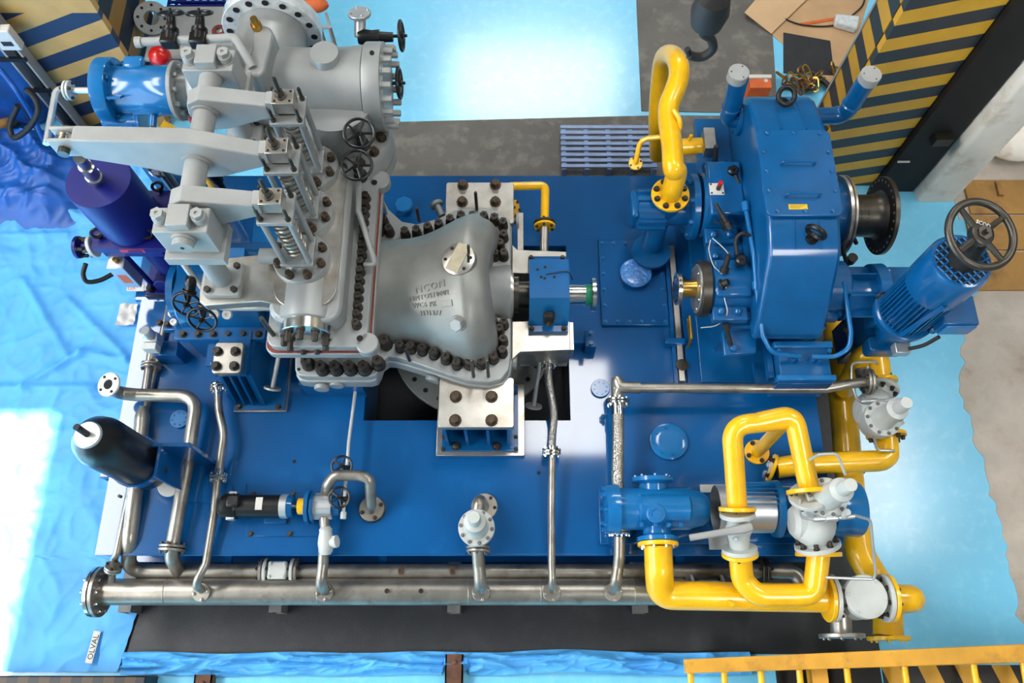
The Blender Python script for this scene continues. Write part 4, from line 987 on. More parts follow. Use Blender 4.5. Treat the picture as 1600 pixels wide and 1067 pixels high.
# side ports
q = V((ac.x - .28, ac.y - .08, .74))
part(at, 'elbow', MB().tube(fillet([q + V((.12, 0, .06)), q + V((.0, 0, .06)), q + V((0, 0, -.04)), q + V((-.03, -.03, -.08))], .05), .05, 14), 'navy')
f = part(at, 'port_flange', MB().disc(q + V((-.06, -.04, -.06)), (-1, -.2, -.2), .085, .03), 'white')
for x in ring(q + V((-.09, -.045, -.065)), (-1, -.2, -.2), .065, 4, .7): bolt(f, x, (-1, -.2, -.2), .014, .04, 'bolt')
q = V((ac.x - .45, ac.y - .13, .68))
part(at, 'lower_port', MB().cyl(q, q + V((.22, .03, .03)), .035), 'navy')
f = part(at, 'port_flange', MB().disc(q, (-1, 0, 0), .085, .03), 'navy')
for x in ring(q + V((.0, 0, 0)), (1, 0, 0), .065, 4, .7): bolt(f, x, (1, 0, 0), .014, .05, 'bolt')
q = P(180, 408, .60)
jx = thing('junction_box', 'grey junction box with brass gland hung on the actuator', 'junction box', q)
part(jx, 'case', MB().box(q.x - .06, q.x + .07, q.y - .06, q.y + .06, .26, .60), 'alum', bevel=.006)
part(jx, 'gland', MB().cyl((q.x + .01, q.y, .60), (q.x + .01, q.y, .63), .022, seg=8), 'brass')
part(jx, 'warning_label', MB().box(q.x - .03, q.x + .04, q.y - .0615, q.y - .0595, .34, .48), 'orange')
solo('actuator_cable', MB().tube(spline([P(134, 412, .6), P(130, 428, .55), P(136, 440, .5), P(156, 438, .46), P(176, 428, .44)]), .018, 10), 'rubber', 'black cable looping from the actuator flange to the junction box', 'cable')
wt = thing('white_tag', 'white tag with red lettering beside the actuator foot', 'tag', P(210, 450, .06))
q = P(206, 450, .06); part(wt, 'card', MB().box(q.x - .04, q.x + .10, q.y - .025, q.y + .03, 0.05, .06), 'paper')
text(wt, 'lettering', 'OX', .045, .001, frame_m(V((q.x - .0, q.y - .015, .0605)), (1, .1, 0), (-.1, 1, 0)), 'rink')
# outrigger beam the actuator stands on
so = thing('actuator_stand', 'pale blue box beam carrying the ultramarine actuator', 'beam', (-2.85, 2.9, FZ))
part(so, 'beam', MB().box(SX0 - .06, -2.40, 2.84, 3.5, -.05, .0 - .001), 'deck', bevel=.005)
part(so, 'leg', MB().box(SX0 - .0, SX0 + .04, 2.6, 3.3, FZ, -.05), 'deck')

# ================================================================== FRONT BEARING PEDESTAL
fp = thing('front_bearing_housing', 'blue front bearing housing under the steam chest arm', 'bearing housing', (-2.1, 2.55, 0))
a = P(228, 530, .52); c2 = P(420, 530, .52)
fy = a.y; x0, x1 = P(272, 531, .5).x, P(415, 531, .5).x
part(fp, 'split_flange', MB().prism(rrect(x0, x1, fy, fy + .82, .03), .46, .52), 'blue', bevel=.005)
for i in range(6): bolt(fp, (x0 + .07 + (x1 - x0 - .12) * i / 5, fy + .04, .52), r=.022, h=.03)
part(fp, 'base_box', MB().box(x0 + .05, x1 - .03, fy + .04, fy + .8, .02, .46), 'blue', bevel=.008)
sec = [(fy + .09, .50), (fy + .14, .66), (fy + .26, .76), (fy + .54, .76), (fy + .68, .66), (fy + .73, .50)]
part(fp, 'top_cover', MB().prism(sec, x0 + .04, x1 - .02, mx_), 'blue', bevel=.015)
part(fp, 'end_cap', MB().lathe((x0 + .04, fy + .37, .56), (-1, 0, 0), [(0, .22), (.05, .22), (.06, .20)], 30), 'blue')
part(fp, 'side_ledge', MB().box(x0 - .12, x0 + .10, fy + .10, fy + .6, .40, .46), 'blue', bevel=.006)
for u, v in ((267, 479), (269, 491), (272, 504)):
    q = P(u, v, .56); part(fp, 'sight_plug', MB().lathe(q, (0, 0, 1), [(0, .026), (.02, .026), (.02, .012), (.012, .012)], 16), 'paper')
for u, v in ((335, 489), (355, 490)):
    q = P(u, v, .74); part(fp, 'sight_plug', MB().lathe(q - V((0, 0, .02)), (0, -.4, 1), [(0, .034), (.035, .034), (.035, .013), (.025, .013)], 18), 'paper')
for u, v in ((250, 505), (262, 507)):
    q = P(u, v, .47); bolt(fp, q, r=.02, h=.03)
# tall blue brackets rising behind (lever support)
part(fp, 'rear_bracket', MB().box(P(388, 395, .9).x, P(420, 395, .9).x, 2.50, 2.56, .4, .98), 'blue2')
part(fp, 'rear_bracket', MB().box(P(350, 370, .8).x, P(385, 370, .8).x, 2.66, 2.90, .4, .8), 'blue2')
part(fp, 'rear_deck', MB().box(-2.05, -1.60, 2.9, 3.6, .0, .5), 'blue2', bevel=.01)
# left pedestal with machined foot plate and four bolts
lpd = thing('front_pedestal', 'blue slotted pedestal topped by a four-bolt steel foot plate', 'pedestal', P(390, 630, 0))
pz = .58
qa, qb = P(330, 583, pz), P(381, 535, pz)
part(lpd, 'foot_plate', MB().prism(rrect(qa.x, qb.x, qa.y, qb.y, .025), pz - .05, pz), 'mach', bevel=.004)
for u, v in ((338, 547), (366, 547), (336, 570), (364, 570)):
    q = P(u, v, pz + .03); q.z = pz; bolt(lpd, q, r=.028, h=.04)
b0, b1 = P(366, 640, .04), P(445, 640, .04)
part(lpd, 'head', MB().box(qa.x + .005, qb.x + .03, qa.y + .005, qb.y + .12, pz - .09, pz - .05), 'blue')
for i in range(4):
    xx = qa.x + .02 + i * (qb.x - qa.x) / 3.2
    part(lpd, 'rib', MB().prism([(b0.y + .03, .05), (qb.y + .1, .05), (qb.y + .1, pz - .09), (qa.y + .02, pz - .09)], xx, xx + .018, mx_), 'blue')
part(lpd, 'side_wall', MB().prism([(b0.y + .03, .05), (qb.y + .1, .05), (qb.y + .1, pz - .09), (qa.y + .02, pz - .09)], qb.x + .012, qb.x + .05, mx_), 'blue')
part(lpd, 'web', MB().box(qa.x + .01, qb.x + .02, qb.y - .06, qb.y - .03, .05, pz - .09), 'shadow')  # web painted near-black for the shade between the ribs
part(lpd, 'base', MB().box(b0.x, b1.x, b0.y, qb.y + .12, .02, .05), 'blue', bevel=.003)
part(lpd, 'sole_plate', MB().box(b0.x - .01, b1.x + .01, b0.y - .01, qb.y + .13, 0, .02), 'mach')
part(lpd, 'side_tab', MB().box(qa.x - .10, qa.x + .02, qa.y + .10, qb.y + .04, pz - .14, pz - .12), 'blue')
for dy in (.12, .22): bolt(lpd, (qa.x - .05, qa.y + dy, pz - .12), r=.013, h=.015, m='blue')
for x in (b0.x + .04, b1.x - .05): bolt(lpd, (x, b0.y + .02, .05), r=.018, h=.025)
# big blue block under the chest seen between parts
part(fp, 'chest_plinth', MB().box(-1.62, -1.15, 2.0, 2.5, 0.0, .30), 'blue')

# drain pipes with flat blind discs below the chest
for (u, v, u2, v2, lab) in ((426, 605, 436, 553, 'thin grey drain pipe with a flat disc below the chest front'), (834, 633, 845, 556, 'thin grey drain pipe with a flat disc in the deck well')):
    q = P(u, v, .30 if u < 500 else .1); q2 = P(u2, v2, .42 if u < 500 else .35)
    t = pipe('drain_stub', lab, [q2, q], .017, 'silver', cat='pipe')
    part(t, 'blind_disc', MB().lathe(q, (q - q2), [(0, .05), (.0, .065), (.015, .065), (.018, .055)], 24), 'silver')

# small handwheel valves on a slender pipe in front of the chest
hv = pipe('vent_pipe', 'slender grey vent pipe with open end above the front bearing', [P(286, 411, 1.1), P(300, 430, 1.04), P(322, 457, .98), P(338, 478, .96), P(352, 481, .98), P(440, 481, 1.02)], .022, 'silver', rad=.05)
part(hv, 'open_end', MB().lathe(P(286, 411, 1.1), P(286, 411, 1.1) - P(300, 430, 1.04), [(0, .026), (.012, .026), (.012, .014), (.004, .014)], 14), 'silver')
for (u, v, wu, wv, lab) in ((299, 440, 292, 475, 'black globe valve nearest the open vent pipe end'), (322, 462, 316, 499, 'black globe valve nearest the two pale plugs of the bearing housing')):
    q = P(u, v, 1.02); t = thing('globe_valve', lab, 'valve', q); wq = P(wu, wv, .93)
    part(t, 'body', MB().sphere(q, .048, 14), 'black')
    part(t, 'bonnet', MB().lathe(q, wq - q, [(0, .04), (.06, .036), (.065, .05), (.085, .05), (.085, .025), ((wq - q).length, .018)], 14), 'black')
    wheel(t, wq, V((0, -.85, .5)), .108, .011, 'black')
# limit-switch block on pipe at the deck's left
ls = thing('control_block', 'white square control valve block on the thin left pipe', 'valve', P(233, 535, .1))
q = P(235, 540, .32)
part(ls, 'stem', MB().box(q.x - .03, q.x + .03, q.y - .02, q.y + .06, 0, .26), 'alum')
part(ls, 'block', MB().box(q.x - .055, q.x + .05, q.y - .035, q.y + .02, .24, .34), 'white', bevel=.004)
part(ls, 'body', MB().box(q.x - .05, q.x + .06, q.y + .02, q.y + .10, .24, .36), 'alum', bevel=.01)
part(ls, 'knob', MB().lathe((q.x + .0, q.y + .07, .36), (-.2, .2, 1), [(0, .045), (.06, .045), (.07, .038), (.07, .018)], 18), 'alum')
sb = solo('solenoid_housing', MB().box(P(236, 562, .1).x + .05, P(283, 562, .1).x, P(250, 562, .1).y, P(250, 540, .1).y, 0, .2), 'deck', 'dark blue box beside the white control block', 'box', bevel=.006)

# ================================================================== GEARBOX
gb = thing('gearbox', 'tall blue gearbox with bolted top cover and black lifting eyes', 'gearbox', (2.0, 3.1, 0))
GX0, GX1 = 1.77, 2.28
BY = 3.29
prof = [(2.26, .56), (2.25, .64), (2.40, .86), (2.62, 1.14), (2.70, 1.195), (2.88, 1.24), (3.60, 1.265), (3.95, 1.16), (4.06, 1.08), (4.16, .56)]
part(gb, 'upper_housing', MB().prism(prof, GX0, GX1, mx_), 'blue', bevel=.03)
part(gb, 'split_flange', MB().box(1.50, 2.42, 2.40, 4.2, .55, .62), 'blue', bevel=.008)
part(gb, 'lower_housing', MB().box(1.62, 2.36, 2.36, 4.1, .02, .55), 'blue', bevel=.02)
part(gb, 'foot', MB().box(1.5, 2.42, 2.10, 4.15, .02, .06), 'blue', bevel=.006)
cv = part(gb, 'top_cover', MB().prism(rrect(1.755, 2.285, 2.89, 3.60, .05), 1.262, 1.285), 'blue', bevel=.005)
for i in range(3):
    for y in (2.925, 3.565): bolt(cv, (1.83 + .19 * i, y, 1.285), r=.013, h=.015, m='blue')
for i in range(1, 4):
    for x in (1.79, 2.25): bolt(cv, (x, 2.925 + .16 * i, 1.285), r=.013, h=.015, m='blue')
for y in (3.04, 3.30):
    part(cv, 'grab_handle', MB().tube(fillet([(1.90, y, 1.28), (1.90, y, 1.33), (2.13, y, 1.33), (2.13, y, 1.28)], .02), .009, 8), 'blue')
q = P(1247, 323, 1.287); pl = part(cv, 'warning_plate', MB().box(q.x - .065, q.x + .065, q.y - .02, q.y + .02, 1.284, 1.288), 'ylabel')
for k in range(3): part(pl, 'print_line', MB().box(q.x - .055, q.x + .05 - .02 * k, q.y + .008 - .010 * k, q.y + .011 - .010 * k, 1.288, 1.2885), 'ink')
for x, y, z, ax in ((2.07, 2.755, 1.22, (.55, .75, .15)), (2.03, 3.93, 1.17, (.1, -.55, .8))):
    part(gb, 'lifting_eye', MB().torus((x, y, z + .075), ax, .062, .019, 28, 12).lathe((x, y, z - .03), (0, 0, 1), [(0, .045), (.03, .045), (.035, .03)], 16), 'black')
for dx in (.18, .36):
    part(gb, 'seam_rib', MB().cyl((GX0 + dx, 2.68, 1.19), (GX0 + dx, 2.88, 1.243), .006, seg=6), 'blue')
    part(gb, 'seam_rib', MB().cyl((GX0 + dx, 3.62, 1.262), (GX0 + dx, 3.94, 1.163), .006, seg=6), 'blue')
# bearing caps on the left side
for y0, y1, R in ((3.082, 3.705, .25), (2.44, 2.895, .20)):
    yc = (y0 + y1) / 2
    part(gb, 'bearing_cap', MB().lathe((1.47, yc, .60), (1, 0, 0), [(0, R - .02), (.02, R), (.32, R)], 40), 'blue')
    for y in (y0, y1): part(gb, 'cap_foot', MB().box(1.48, 1.74, y - .065, y + .065, .60, .665), 'blue', bevel=.008)
    for y in (y0, y1):
        for x in (1.54, 1.665): inst(gb, 'cap_bolt', 'gcap', lambda: MB().lathe((0, 0, 0), (0, 0, 1), [(0, .04), (.008, .04), (.008, .03), (.03, .03), (.045, .018), (.05, 0)], 16), 'blue', (x, y, .665))
part(gb, 'cap_bridge', MB().box(1.49, 1.76, 3.16, 3.63, .60, .855), 'blue', bevel=.02)
part(gb, 'cap_bridge', MB().box(1.49, 1.76, 2.52, 2.82, .60, .78), 'blue', bevel=.02)
for y in (2.18,): 
    part(gb, 'side_lug', MB().prism([(1.58, 2.16), (1.58, 2.36), (1.66, 2.40), (1.86, 2.40), (1.82, 2.18)], .44, .50), 'blue', bevel=.01)
    bolt(gb, (1.65, 2.21, .50), r=.025, h=.03, m='blue'); q = V((1.62, 2.31, .5)); part(gb, 'lug_hole', MB().cyl(q, q + V((0, 0, .002)), .018, seg=12), 'shadow')
for x, y in ((1.40, 3.0), (1.36, 2.25)):
    q = V((x, y, .02)); part(gb, 'rubber_plug', MB().lathe(q, (0, 0, 1), [(0, .05), (.03, .05), (.04, .03)], 16), 'bolt')
# input seal cover and shaft flange
part(gb, 'seal_cover', MB().disc((1.40, 2.66, .60), (1, 0, 0), .215, .07, 40), 'dsteel')
sc2 = part(gb, 'seal_plate', MB().disc((1.385, 2.66, .60), (1, 0, 0), .185, .02, 36), 'mach')
for q in ring(V((1.383, 2.66, .6)), (1, 0, 0), .165, 10): bolt(sc2, q, (-1, 0, 0), .008, .008, 'steel', washer=False)
part(gb, 'input_shaft', MB().lathe((1.26, 2.66, .60), (1, 0, 0), [(0, .065), (.08, .065), (.14, .075)], 24), 'brass')
fl = part(gb, 'input_flange', MB().disc((1.235, 2.66, .60), (1, 0, 0), .125, .035, 32), 'steel')
for q in ring(V((1.235, 2.66, .6)), (1, 0, 0), .095, 10): part(fl, 'bolt_hole', MB().cyl(q - V((.003, 0, 0)), q, .011, seg=8), 'shadow')
part(gb, 'drip_bracket', MB().box(1.35, 1.37, 2.30, 2.50, .38, .40), 'brass').data
part(gb, 'drip_pipe', MB().tube(fillet([(1.36, 2.50, .45), (1.36, 2.32, .45), (1.36, 2.30, .30)], .03), .012, 8), 'brass')
# left side instruments
q = P(1120, 295, .865); sw = part(gb, 'switch_plate', MB().box(q.x - .055, q.x + .055, q.y - .05, q.y + .05, .855, .867), 'paper', bevel=.003)
part(sw, 'switch_stem', MB().cyl((q.x + .01, q.y, .867), (q.x + .01, q.y, .92), .018), 'black')
part(sw, 'red_button', MB().cyl((q.x + .01, q.y, .92), (q.x + .01, q.y, .955), .017), 'red')
for dx in (-.042, .042):
    for dy in (-.038, .038): part(sw, 'screw', MB().cyl((q.x + dx, q.y + dy, .867), (q.x + dx, q.y + dy, .871), .008, seg=8), 'bolt')
def probe(u, v, u2, v2, z0, z1, r=.022):
    a, c_ = P(u, v, z0), P(u2, v2, z1)
    b_ = MB().lathe(a, c_ - a, [(0, r * 1.5), ((c_ - a).length * .25, r * 1.5), ((c_ - a).length * .28, r), ((c_ - a).length, r * .8)], 14)
    return part(gb, 'probe', b_, 'rubber')
probe(1116, 268, 1119, 228, .72, .95); probe(1141, 358, 1118, 318, .86, .92, .018); probe(1138, 355, 1126, 342, .8, .84, .03)
probe(1131, 425, 1139, 398, .80, .92); probe(1134, 505, 1142, 540, .62, .5, .018); probe(1128, 445, 1138, 440, .78, .82, .03)
for u, v in ((1146, 265), (1159, 405)):
    q = P(u, v, .88); part(gb, 'temperature_sensor', MB().lathe(q - V((0, 0, .2)), (0, 0, 1), [(0, .018), (.14, .018), (.14, .035), (.16, .04), (.20, .042), (.21, .03), (.21, .012), (.225, .010)], 20), 'black')
part(gb, 'flexible_conduit', MB().tube(spline([P(1149, 274, .86), P(1155, 288, .84), P(1161, 302, .80), P(1164, 318, .78)]), .016, 10), 'rubber')
part(gb, 'flexible_conduit', MB().tube(spline([P(1152, 398, .84), P(1150, 375, .88), P(1160, 365, .92), P(1175, 372, .90), P(1182, 392, .80), P(1181, 412, .74)]), .016, 10), 'rubber')
part(gb, 'conduit', MB().tube(fillet([P(1164, 318, .92), P(1178, 400, .90), P(1182, 450, .84), P(1192, 525, .68), P(1206, 552, .62), P(1250, 556, .56)], .12), .018, 10), 'blue2')
part(gb, 'conduit_coupling', MB().cyl(P(1164, 316, .925), P(1166, 330, .92), .027), 'blue2')
part(gb, 'conduit_coupling', MB().cyl(P(1181, 440, .855), P(1182, 452, .84), .027), 'blue2')
part(gb, 'conduit', MB().tube(fillet([P(1318, 440, .80), P(1330, 520, .66), P(1327, 545, .62), P(1305, 557, .58), P(1270, 557, .56)], .10), .018, 10), 'blue2')
part(gb, 'sensor_wire', MB().tube(spline([P(1110, 375, .75), P(1108, 392, .76), P(1115, 415, .78), P(1128, 428, .80)]), .004, 6), 'white')
part(gb, 'sensor_wire', MB().tube(spline([P(1113, 372, .75), P(1128, 385, .78), P(1137, 395, .82), P(1138, 400, .9)]), .004, 6), 'white')
part(gb, 'sensor_wire', MB().tube(spline([P(1135, 445, .8), P(1132, 465, .74), P(1136, 490, .68), P(1120, 508, .5), P(1095, 512, .42)]), .004, 6), 'white')
q = P(1326, 438, .64); part(gb, 'red_cap', MB().box(q.x - .02, q.x + .02, q.y - .02, q.y + .02, .62, .66), 'red', bevel=.005)
part(gb, 'sensor_right', MB().lathe(P(1322, 415, .5), (0, 0, 1), [(0, .02), (.08, .02), (.08, .038), (.14, .038)], 16), 'black')
part(gb, 'conduit_right', MB().tube(spline([P(1322, 410, .62), P(1318, 385, .7), P(1332, 372, .72), P(1338, 380, .66)]), .016, 8), 'rubber')
probe(1322, 508, 1330, 535, .55, .4, .022)
# right bearing caps
part(gb, 'right_cap', MB().lathe((2.26, 2.66, .6), (1, 0, 0), [(0, .21), (.22, .21), (.24, .19)], 36), 'blue')
for y in (2.42, 2.46):
    pass
for x in (2.33, 2.43): bolt(gb, (x, 2.44, .62), r=.022, h=.03, m='blue')
part(gb, 'output_seal', MB().lathe((2.28, BY, .6), (1, 0, 0), [(0, .26), (.26, .26), (.27, .24)], 48), 'blue')
part(gb, 'oil_slinger', MB().lathe((2.535, BY, .6), (1, 0, 0), [(0, .16), (0, .31), (.02, .315), (.025, .30), (.03, .30), (.035, .315), (.05, .315), (.05, .16)], 56), 'mach')
# terminal box in front
jt = thing('terminal_box', 'blue terminal box on brackets at the near foot of the gearbox', 'terminal box', (2.1, 2.0, 0))
tz1 = .52
xa, xb, ya_, yb_ = 1.985, 2.36, P(1250, 590, tz1).y, P(1250, 533, tz1).y
part(jt, 'case', MB().box(xa, xb, ya_ + .02, yb_ - .03, .20, tz1 - .03), 'blue', bevel=.005)
part(jt, 'top_rail', MB().box(xa - .03, xb + .03, yb_ - .05, yb_, tz1 - .05, tz1), 'blue2', bevel=.004)
part(jt, 'front_rail', MB().box(xa - .03, xb + .03, ya_ - .01, ya_ + .03, tz1 - .08, tz1 - .02), 'blue2', bevel=.004)
part(jt, 'lid', MB().box(xa - .015, xb + .015, ya_ - .025, ya_ - .01, .16, tz1 - .07), 'deck', bevel=.003)
for x in (xa, xb):
    part(jt, 'hinge_pin', MB().cyl((x, yb_ - .075, tz1 - .06), (x, yb_ - .075, tz1), .018, seg=10), 'blue2')
    part(jt, 'corner_screw', MB().cyl((x, ya_ - .03, .18), (x, ya_ - .02, .18), .018, seg=10), 'blue2')
for x in (xa + .09, xa + .14, xb - .14, xb - .09): part(jt, 'cable_gland', MB().cyl((x, (ya_ + yb_) / 2, tz1 - .03), (x, (ya_ + yb_) / 2, tz1 + .03), .024, seg=10), 'blue')
part(jt, 'side_bracket', MB().box(xa - .10, xa, ya_ + .03, yb_ - .05, .16, .20), 'blue'); part(jt, 'stand', MB().box(xa + .1, xb - .1, ya_ + .05, yb_, 0.02, .20), 'blue')
part(jt, 'arm', MB().box(xa - .05, xa - .01, ya_ + .05, 2.38, .30, .38), 'blue')
# breather pipes
def breather(lab, u, v, ut, vt, side):
    zz = .92; e = P(u, v, zz); tp_ = PY(ut, vt, e.y)
    t = thing('breather_pipe', lab, 'pipe', e)
    base = V((GX0 + .01 if side < 0 else GX1 - .01, e.y - .02, zz))
    part(t, 'riser', MB().tube(fillet([base, e + V((0, 0, 0)), V((e.x, e.y, zz + .2))], .10, 9), .068, 20), 'blue')
    part(t, 'barrel', MB().lathe((e.x, e.y, zz + .12), (tp_.x - e.x, 0, tp_.z - zz), [(0, .068), (.02, .076), (.03, .068), (tp_.z - zz - .19, .072)], 24), 'blue')
    cp = part(t, 'cap', MB().lathe(tp_ - V((0, 0, .075)), (0, 0, 1), [(0, .075), (.07, .076), (.075, .072)], 28), 'greyp')
    for q in ring(tp_ - V((0, 0, .001)), (0, 0, 1), .055, 3, .5): part(cp, 'screw', MB().cyl(q, q + V((0, 0, .003)), .006, seg=8), 'dsteel')
    if side < 0:
        f = part(t, 'flange', MB().disc((GX0 - .03, e.y - .02, zz), (1, 0, 0), .12, .03), 'blue')
        for q in ring(V((GX0 - .03, e.y - .02, zz)), (1, 0, 0), .095, 6): bolt(f, q, (-1, 0, 0), .012, .014, 'blue')
breather('blue breather pipe with grey cap left of the gearbox cover', 1137, 184, 1155, 112, -1)
breather('blue breather pipe with grey cap right of the gearbox cover', 1320, 180, 1362, 115, 1)
# output coupling hub
oc = thing('coupling_hub', 'dark steel output coupling hub with drilled flange', 'coupling', (2.7, BY, .3))
part(oc, 'sleeve', MB().lathe((2.40, BY, .6), (1, 0, 0), [(0, .165), (.40, .165), (.45, .18), (.48, .21)], 44), 'dsteel')
of = part(oc, 'hub_flange', MB().disc((2.87, BY, .6), (1, 0, 0), .305, .035, 56, hole=.10), 'dsteel')
for q in ring(V((2.868, BY, .6)), (1, 0, 0), .275, 28): part(of, 'bolt_hole', MB().cyl(q - V((.002, 0, 0)), q, .010, seg=8), 'mach')
for k in range(3):
    for j in range(4):
        a = .95 + k * .16; q = V((2.56 + j * .055, BY - math.cos(a) * .165, .6 + math.sin(a) * .165)); n_ = V((0, -math.cos(a), math.sin(a)))
        part(oc, 'set_screw_hole', MB().cyl(q, q + n_ * .001, .006, seg=8), 'shadow')

# ================================================================== TURNING GEAR (vertical motor with handwheel)
tgz = .80
mb0 = V((2.83, 2.38, tgz)); ztp = 1.80
tm = thing('turning_motor', 'upright blue finned motor with a large dark handwheel on top', 'motor', (mb0.x, mb0.y, 0))
part(tm, 'adapter', MB().lathe((2.46, 2.60, .6), (1, 0, 0), [(0, .19), (.10, .16), (.22, .16), (.22, .24), (.30, .245), (.31, .235)], 44), 'blue')
for a in (0, .8, 1.6, 2.4, 3.2): part(tm, 'gusset', MB().box(0, .22, -.008, .008, .15, .22, Matrix.Translation((2.46, 2.60, .6)) @ Matrix.Rotation(-a + 1.2, 4, 'X')), 'blue')
part(tm, 'worm_housing', MB().box(2.76, 3.00, 2.26, 2.78, .40, .76), 'blue', bevel=.04)
part(tm, 'worm_flange', MB().prism(rrect(2.70, 2.98, 2.22, 2.34, .03), .30, .44), 'blue', bevel=.01)
part(tm, 'stand', MB().box(2.72, 2.98, 2.36, 2.66, FZ + .006, .40), 'blue')
part(tm, 'base_flange', MB().lathe(mb0 - V((0, 0, .05)), (0, 0, 1), [(0, .19), (.0, .215), (.06, .22), (.07, .20)], 40), 'blue')
part(tm, 'frame', MB().lathe(mb0, (0, 0, 1), [(0, .165), (.48, .165)], 40), 'blue')
def fin(): return MB().box(-.005, .005, .16, .195, .03, .46)
for k in range(40):
    a = 2 * PI * k / 40
    o = inst(tm, 'cooling_fin', 'mfin', fin, 'blue', mb0, (0, 0, 1), a)
part(tm, 'fan_cowl', MB().lathe(mb0 + V((0, 0, .46)), (0, 0, 1), [(0, .200), (.30, .200), (.34, .185), (.345, .16)], 44), 'blue')
gr = part(tm, 'fan_grille', MB().lathe(mb0 + V((0, 0, .803)), (0, 0, 1), [(0, .165), (.004, .165)], 36), 'shadow')
for k in range(9):
    o_ = -.16 + .04 * k; ll = math.sqrt(max(.0, .17 ** 2 - o_ * o_))
    for sx in (0, 1):
        d = V((math.cos(.6 + sx * PI / 2), math.sin(.6 + sx * PI / 2), 0)); e = V((-d.y, d.x, 0)); c_ = mb0 + V((0, 0, .812)) + e * o_
        part(gr, 'grille_bar', MB().cyl(c_ - d * ll, c_ + d * ll, .007, seg=6), 'blue')
part(tm, 'shaft_guard', MB().lathe(mb0 + V((0, 0, .78)), (0, 0, 1), [(0, .10), (.06, .09), (.16, .05), (.24, .04)], 24), 'shadow')
wc = mb0 + V((0, 0, 1.05)); q = PY(1533, 366, mb0.y); wc = V((q.x, mb0.y, q.z))
part(tm, 'wheel_shaft', MB().cyl(mb0 + V((0, 0, .8)), wc, .03, seg=14), 'dsteel')
hw = MB().torus(wc, (.12, -.16, 1), .205, .024, 48, 12, .9); ax_ = V((.12, -.16, 1)).normalized()
hw.lathe(wc - ax_ * .03, ax_, [(0, .07), (.05, .07), (.055, .062)], 28)
for q in ring(wc, ax_, .20, 4, .62): hw.tube([wc + (q - wc) * .25 - ax_ * .005, q], [.02, .016], 8)
hwp = part(tm, 'handwheel', hw, 'dsteel')
part(hwp, 'hub_nut', MB().lathe(wc + ax_ * .02, ax_, [(0, .045), (.02, .045), (.02, .018), (.05, .017)], 6), 'dsteel')
xd = V((1, -.35, 0)); xd = (xd - ax_ * xd.dot(ax_)).normalized()
text(hwp, 'paint_marking', 'SCOD', .034, .0008, frame_m(wc + ax_ * .028 + V((0, .045, .004)), xd, ax_.cross(xd)), 'wink')
part(tm, 'terminal_box', MB().box(2.93, 3.17, 2.16, 2.38, .93, 1.09), 'blue', bevel=.012)
part(tm, 'terminal_neck', MB().box(2.90, 3.08, 2.34, 2.44, .95, 1.07), 'blue', bevel=.01)
part(tm, 'terminal_lid', MB().box(2.945, 3.155, 2.145, 2.16, .945, 1.075), 'blue2', bevel=.004)
part(tm, 'rib_bar', MB().tube([mb0 + V((-.08, -.19, .04)), mb0 + V((-.03, -.20, .56))], .022, 4), 'blue')
for d in (V((.20, -.10, .15)), V((.16, -.16, .05)), V((-.16, .12, .02))):
    part(tm, 'lifting_ring', MB().torus(mb0 + d, (.3, -1, .3), .032, .009, 20, 8), 'blue' if d.z > .03 else 'bolt')
part(tm, 'cable_box', MB().cbox((2.84, 2.16, .62), .11, .08, .08), 'alum', bevel=.006)
part(tm, 'motor_cable', MB().tube(spline([V((2.88, 2.15, .66)), V((2.94, 2.14, .76)), V((3.0, 2.16, .87))]), .014, 8), 'rubber')

# ================================================================== SHAFT-DRIVEN OIL PUMP AND TALL YELLOW SUCTION PIPE
op = thing('shaft_oil_pump', 'blue shaft-driven oil pump beside the gearbox under the yellow flange', 'pump', (1.15, 3.38, 0))
q = P(1015, 345, .5); PYc = 3.40
part(op, 'body', MB().lathe((.98, PYc, .50), (1, 0, 0), [(0, .12), (.02, .15), (.22, .15), (.24, .12), (.42, .12)], 32), 'blue')
for k in range(7):
    a = k * PI / 6; inst(op, 'body_rib', 'oprib', lambda: MB().box(-.11, .11, -.012, .012, .14, .175), 'blue', (1.10, PYc, .50), (0, -math.cos(a), math.sin(a)))
part(op, 'end_cover', MB().box(.94, 1.0, PYc - .12, PYc + .12, .40, .62), 'blue', bevel=.02)
part(op, 'outlet_neck', MB().lathe((1.225, PYc, .55), (0, 0, 1), [(0, .11), (.12, .11), (.14, .14), (.165, .14)], 32), 'blue')
part(op, 'mount_flange', MB().disc((1.40, PYc, .55), (1, 0, 0), .26, .05, 40), 'blue')
for x in ring(V((1.40, PYc, .55)), (1, 0, 0), .22, 8, .3): bolt(op, x, (-1, 0, 0), .02, .03, 'blue')
part(op, 'lower_flange', MB().disc((1.16, 3.22, .12), (0, 0, 1), .16, .04, 32), 'blue')
part(op, 'lower_pipe', MB().cyl((1.16, 3.25, 0), (1.17, 3.32, .5), .085), 'blue')
ys = thing('suction_pipe', 'thick glossy yellow S-bent pipe rising from the oil pump', 'pipe', (1.22, 3.4, .7))
fl = V((1.225, PYc, .715))
flange(ys, fl, (0, 0, 1), .148, .03, 'yellow', nb=8, br=.019, bh=.025, rb=.78)
zz = 1.0
path = [fl + V((0, 0, .02)), P(1052, 262, zz), P(1050, 228, zz), P(1045, 192, zz), P(1045, 166, zz + .02), P(1054, 142, zz + .05), P(1061, 118, zz + .07), P(1059, 98, zz + .06), P(1049, 86, .92), P(1037, 92, .72), P(1031, 130, .42), P(1027, 190, .02), P(1028, 243, -.5)]
part(ys, 'pipe_run', MB().tube(spline([fl + V((0, 0, .02)), fl + V((0, 0.0, .12)), fl + V((.01, .06, .24))] + path[1:], 6), .08, 24), 'yellow')
a, c_ = P(1070, 230, .62), P(1096, 228, .62)
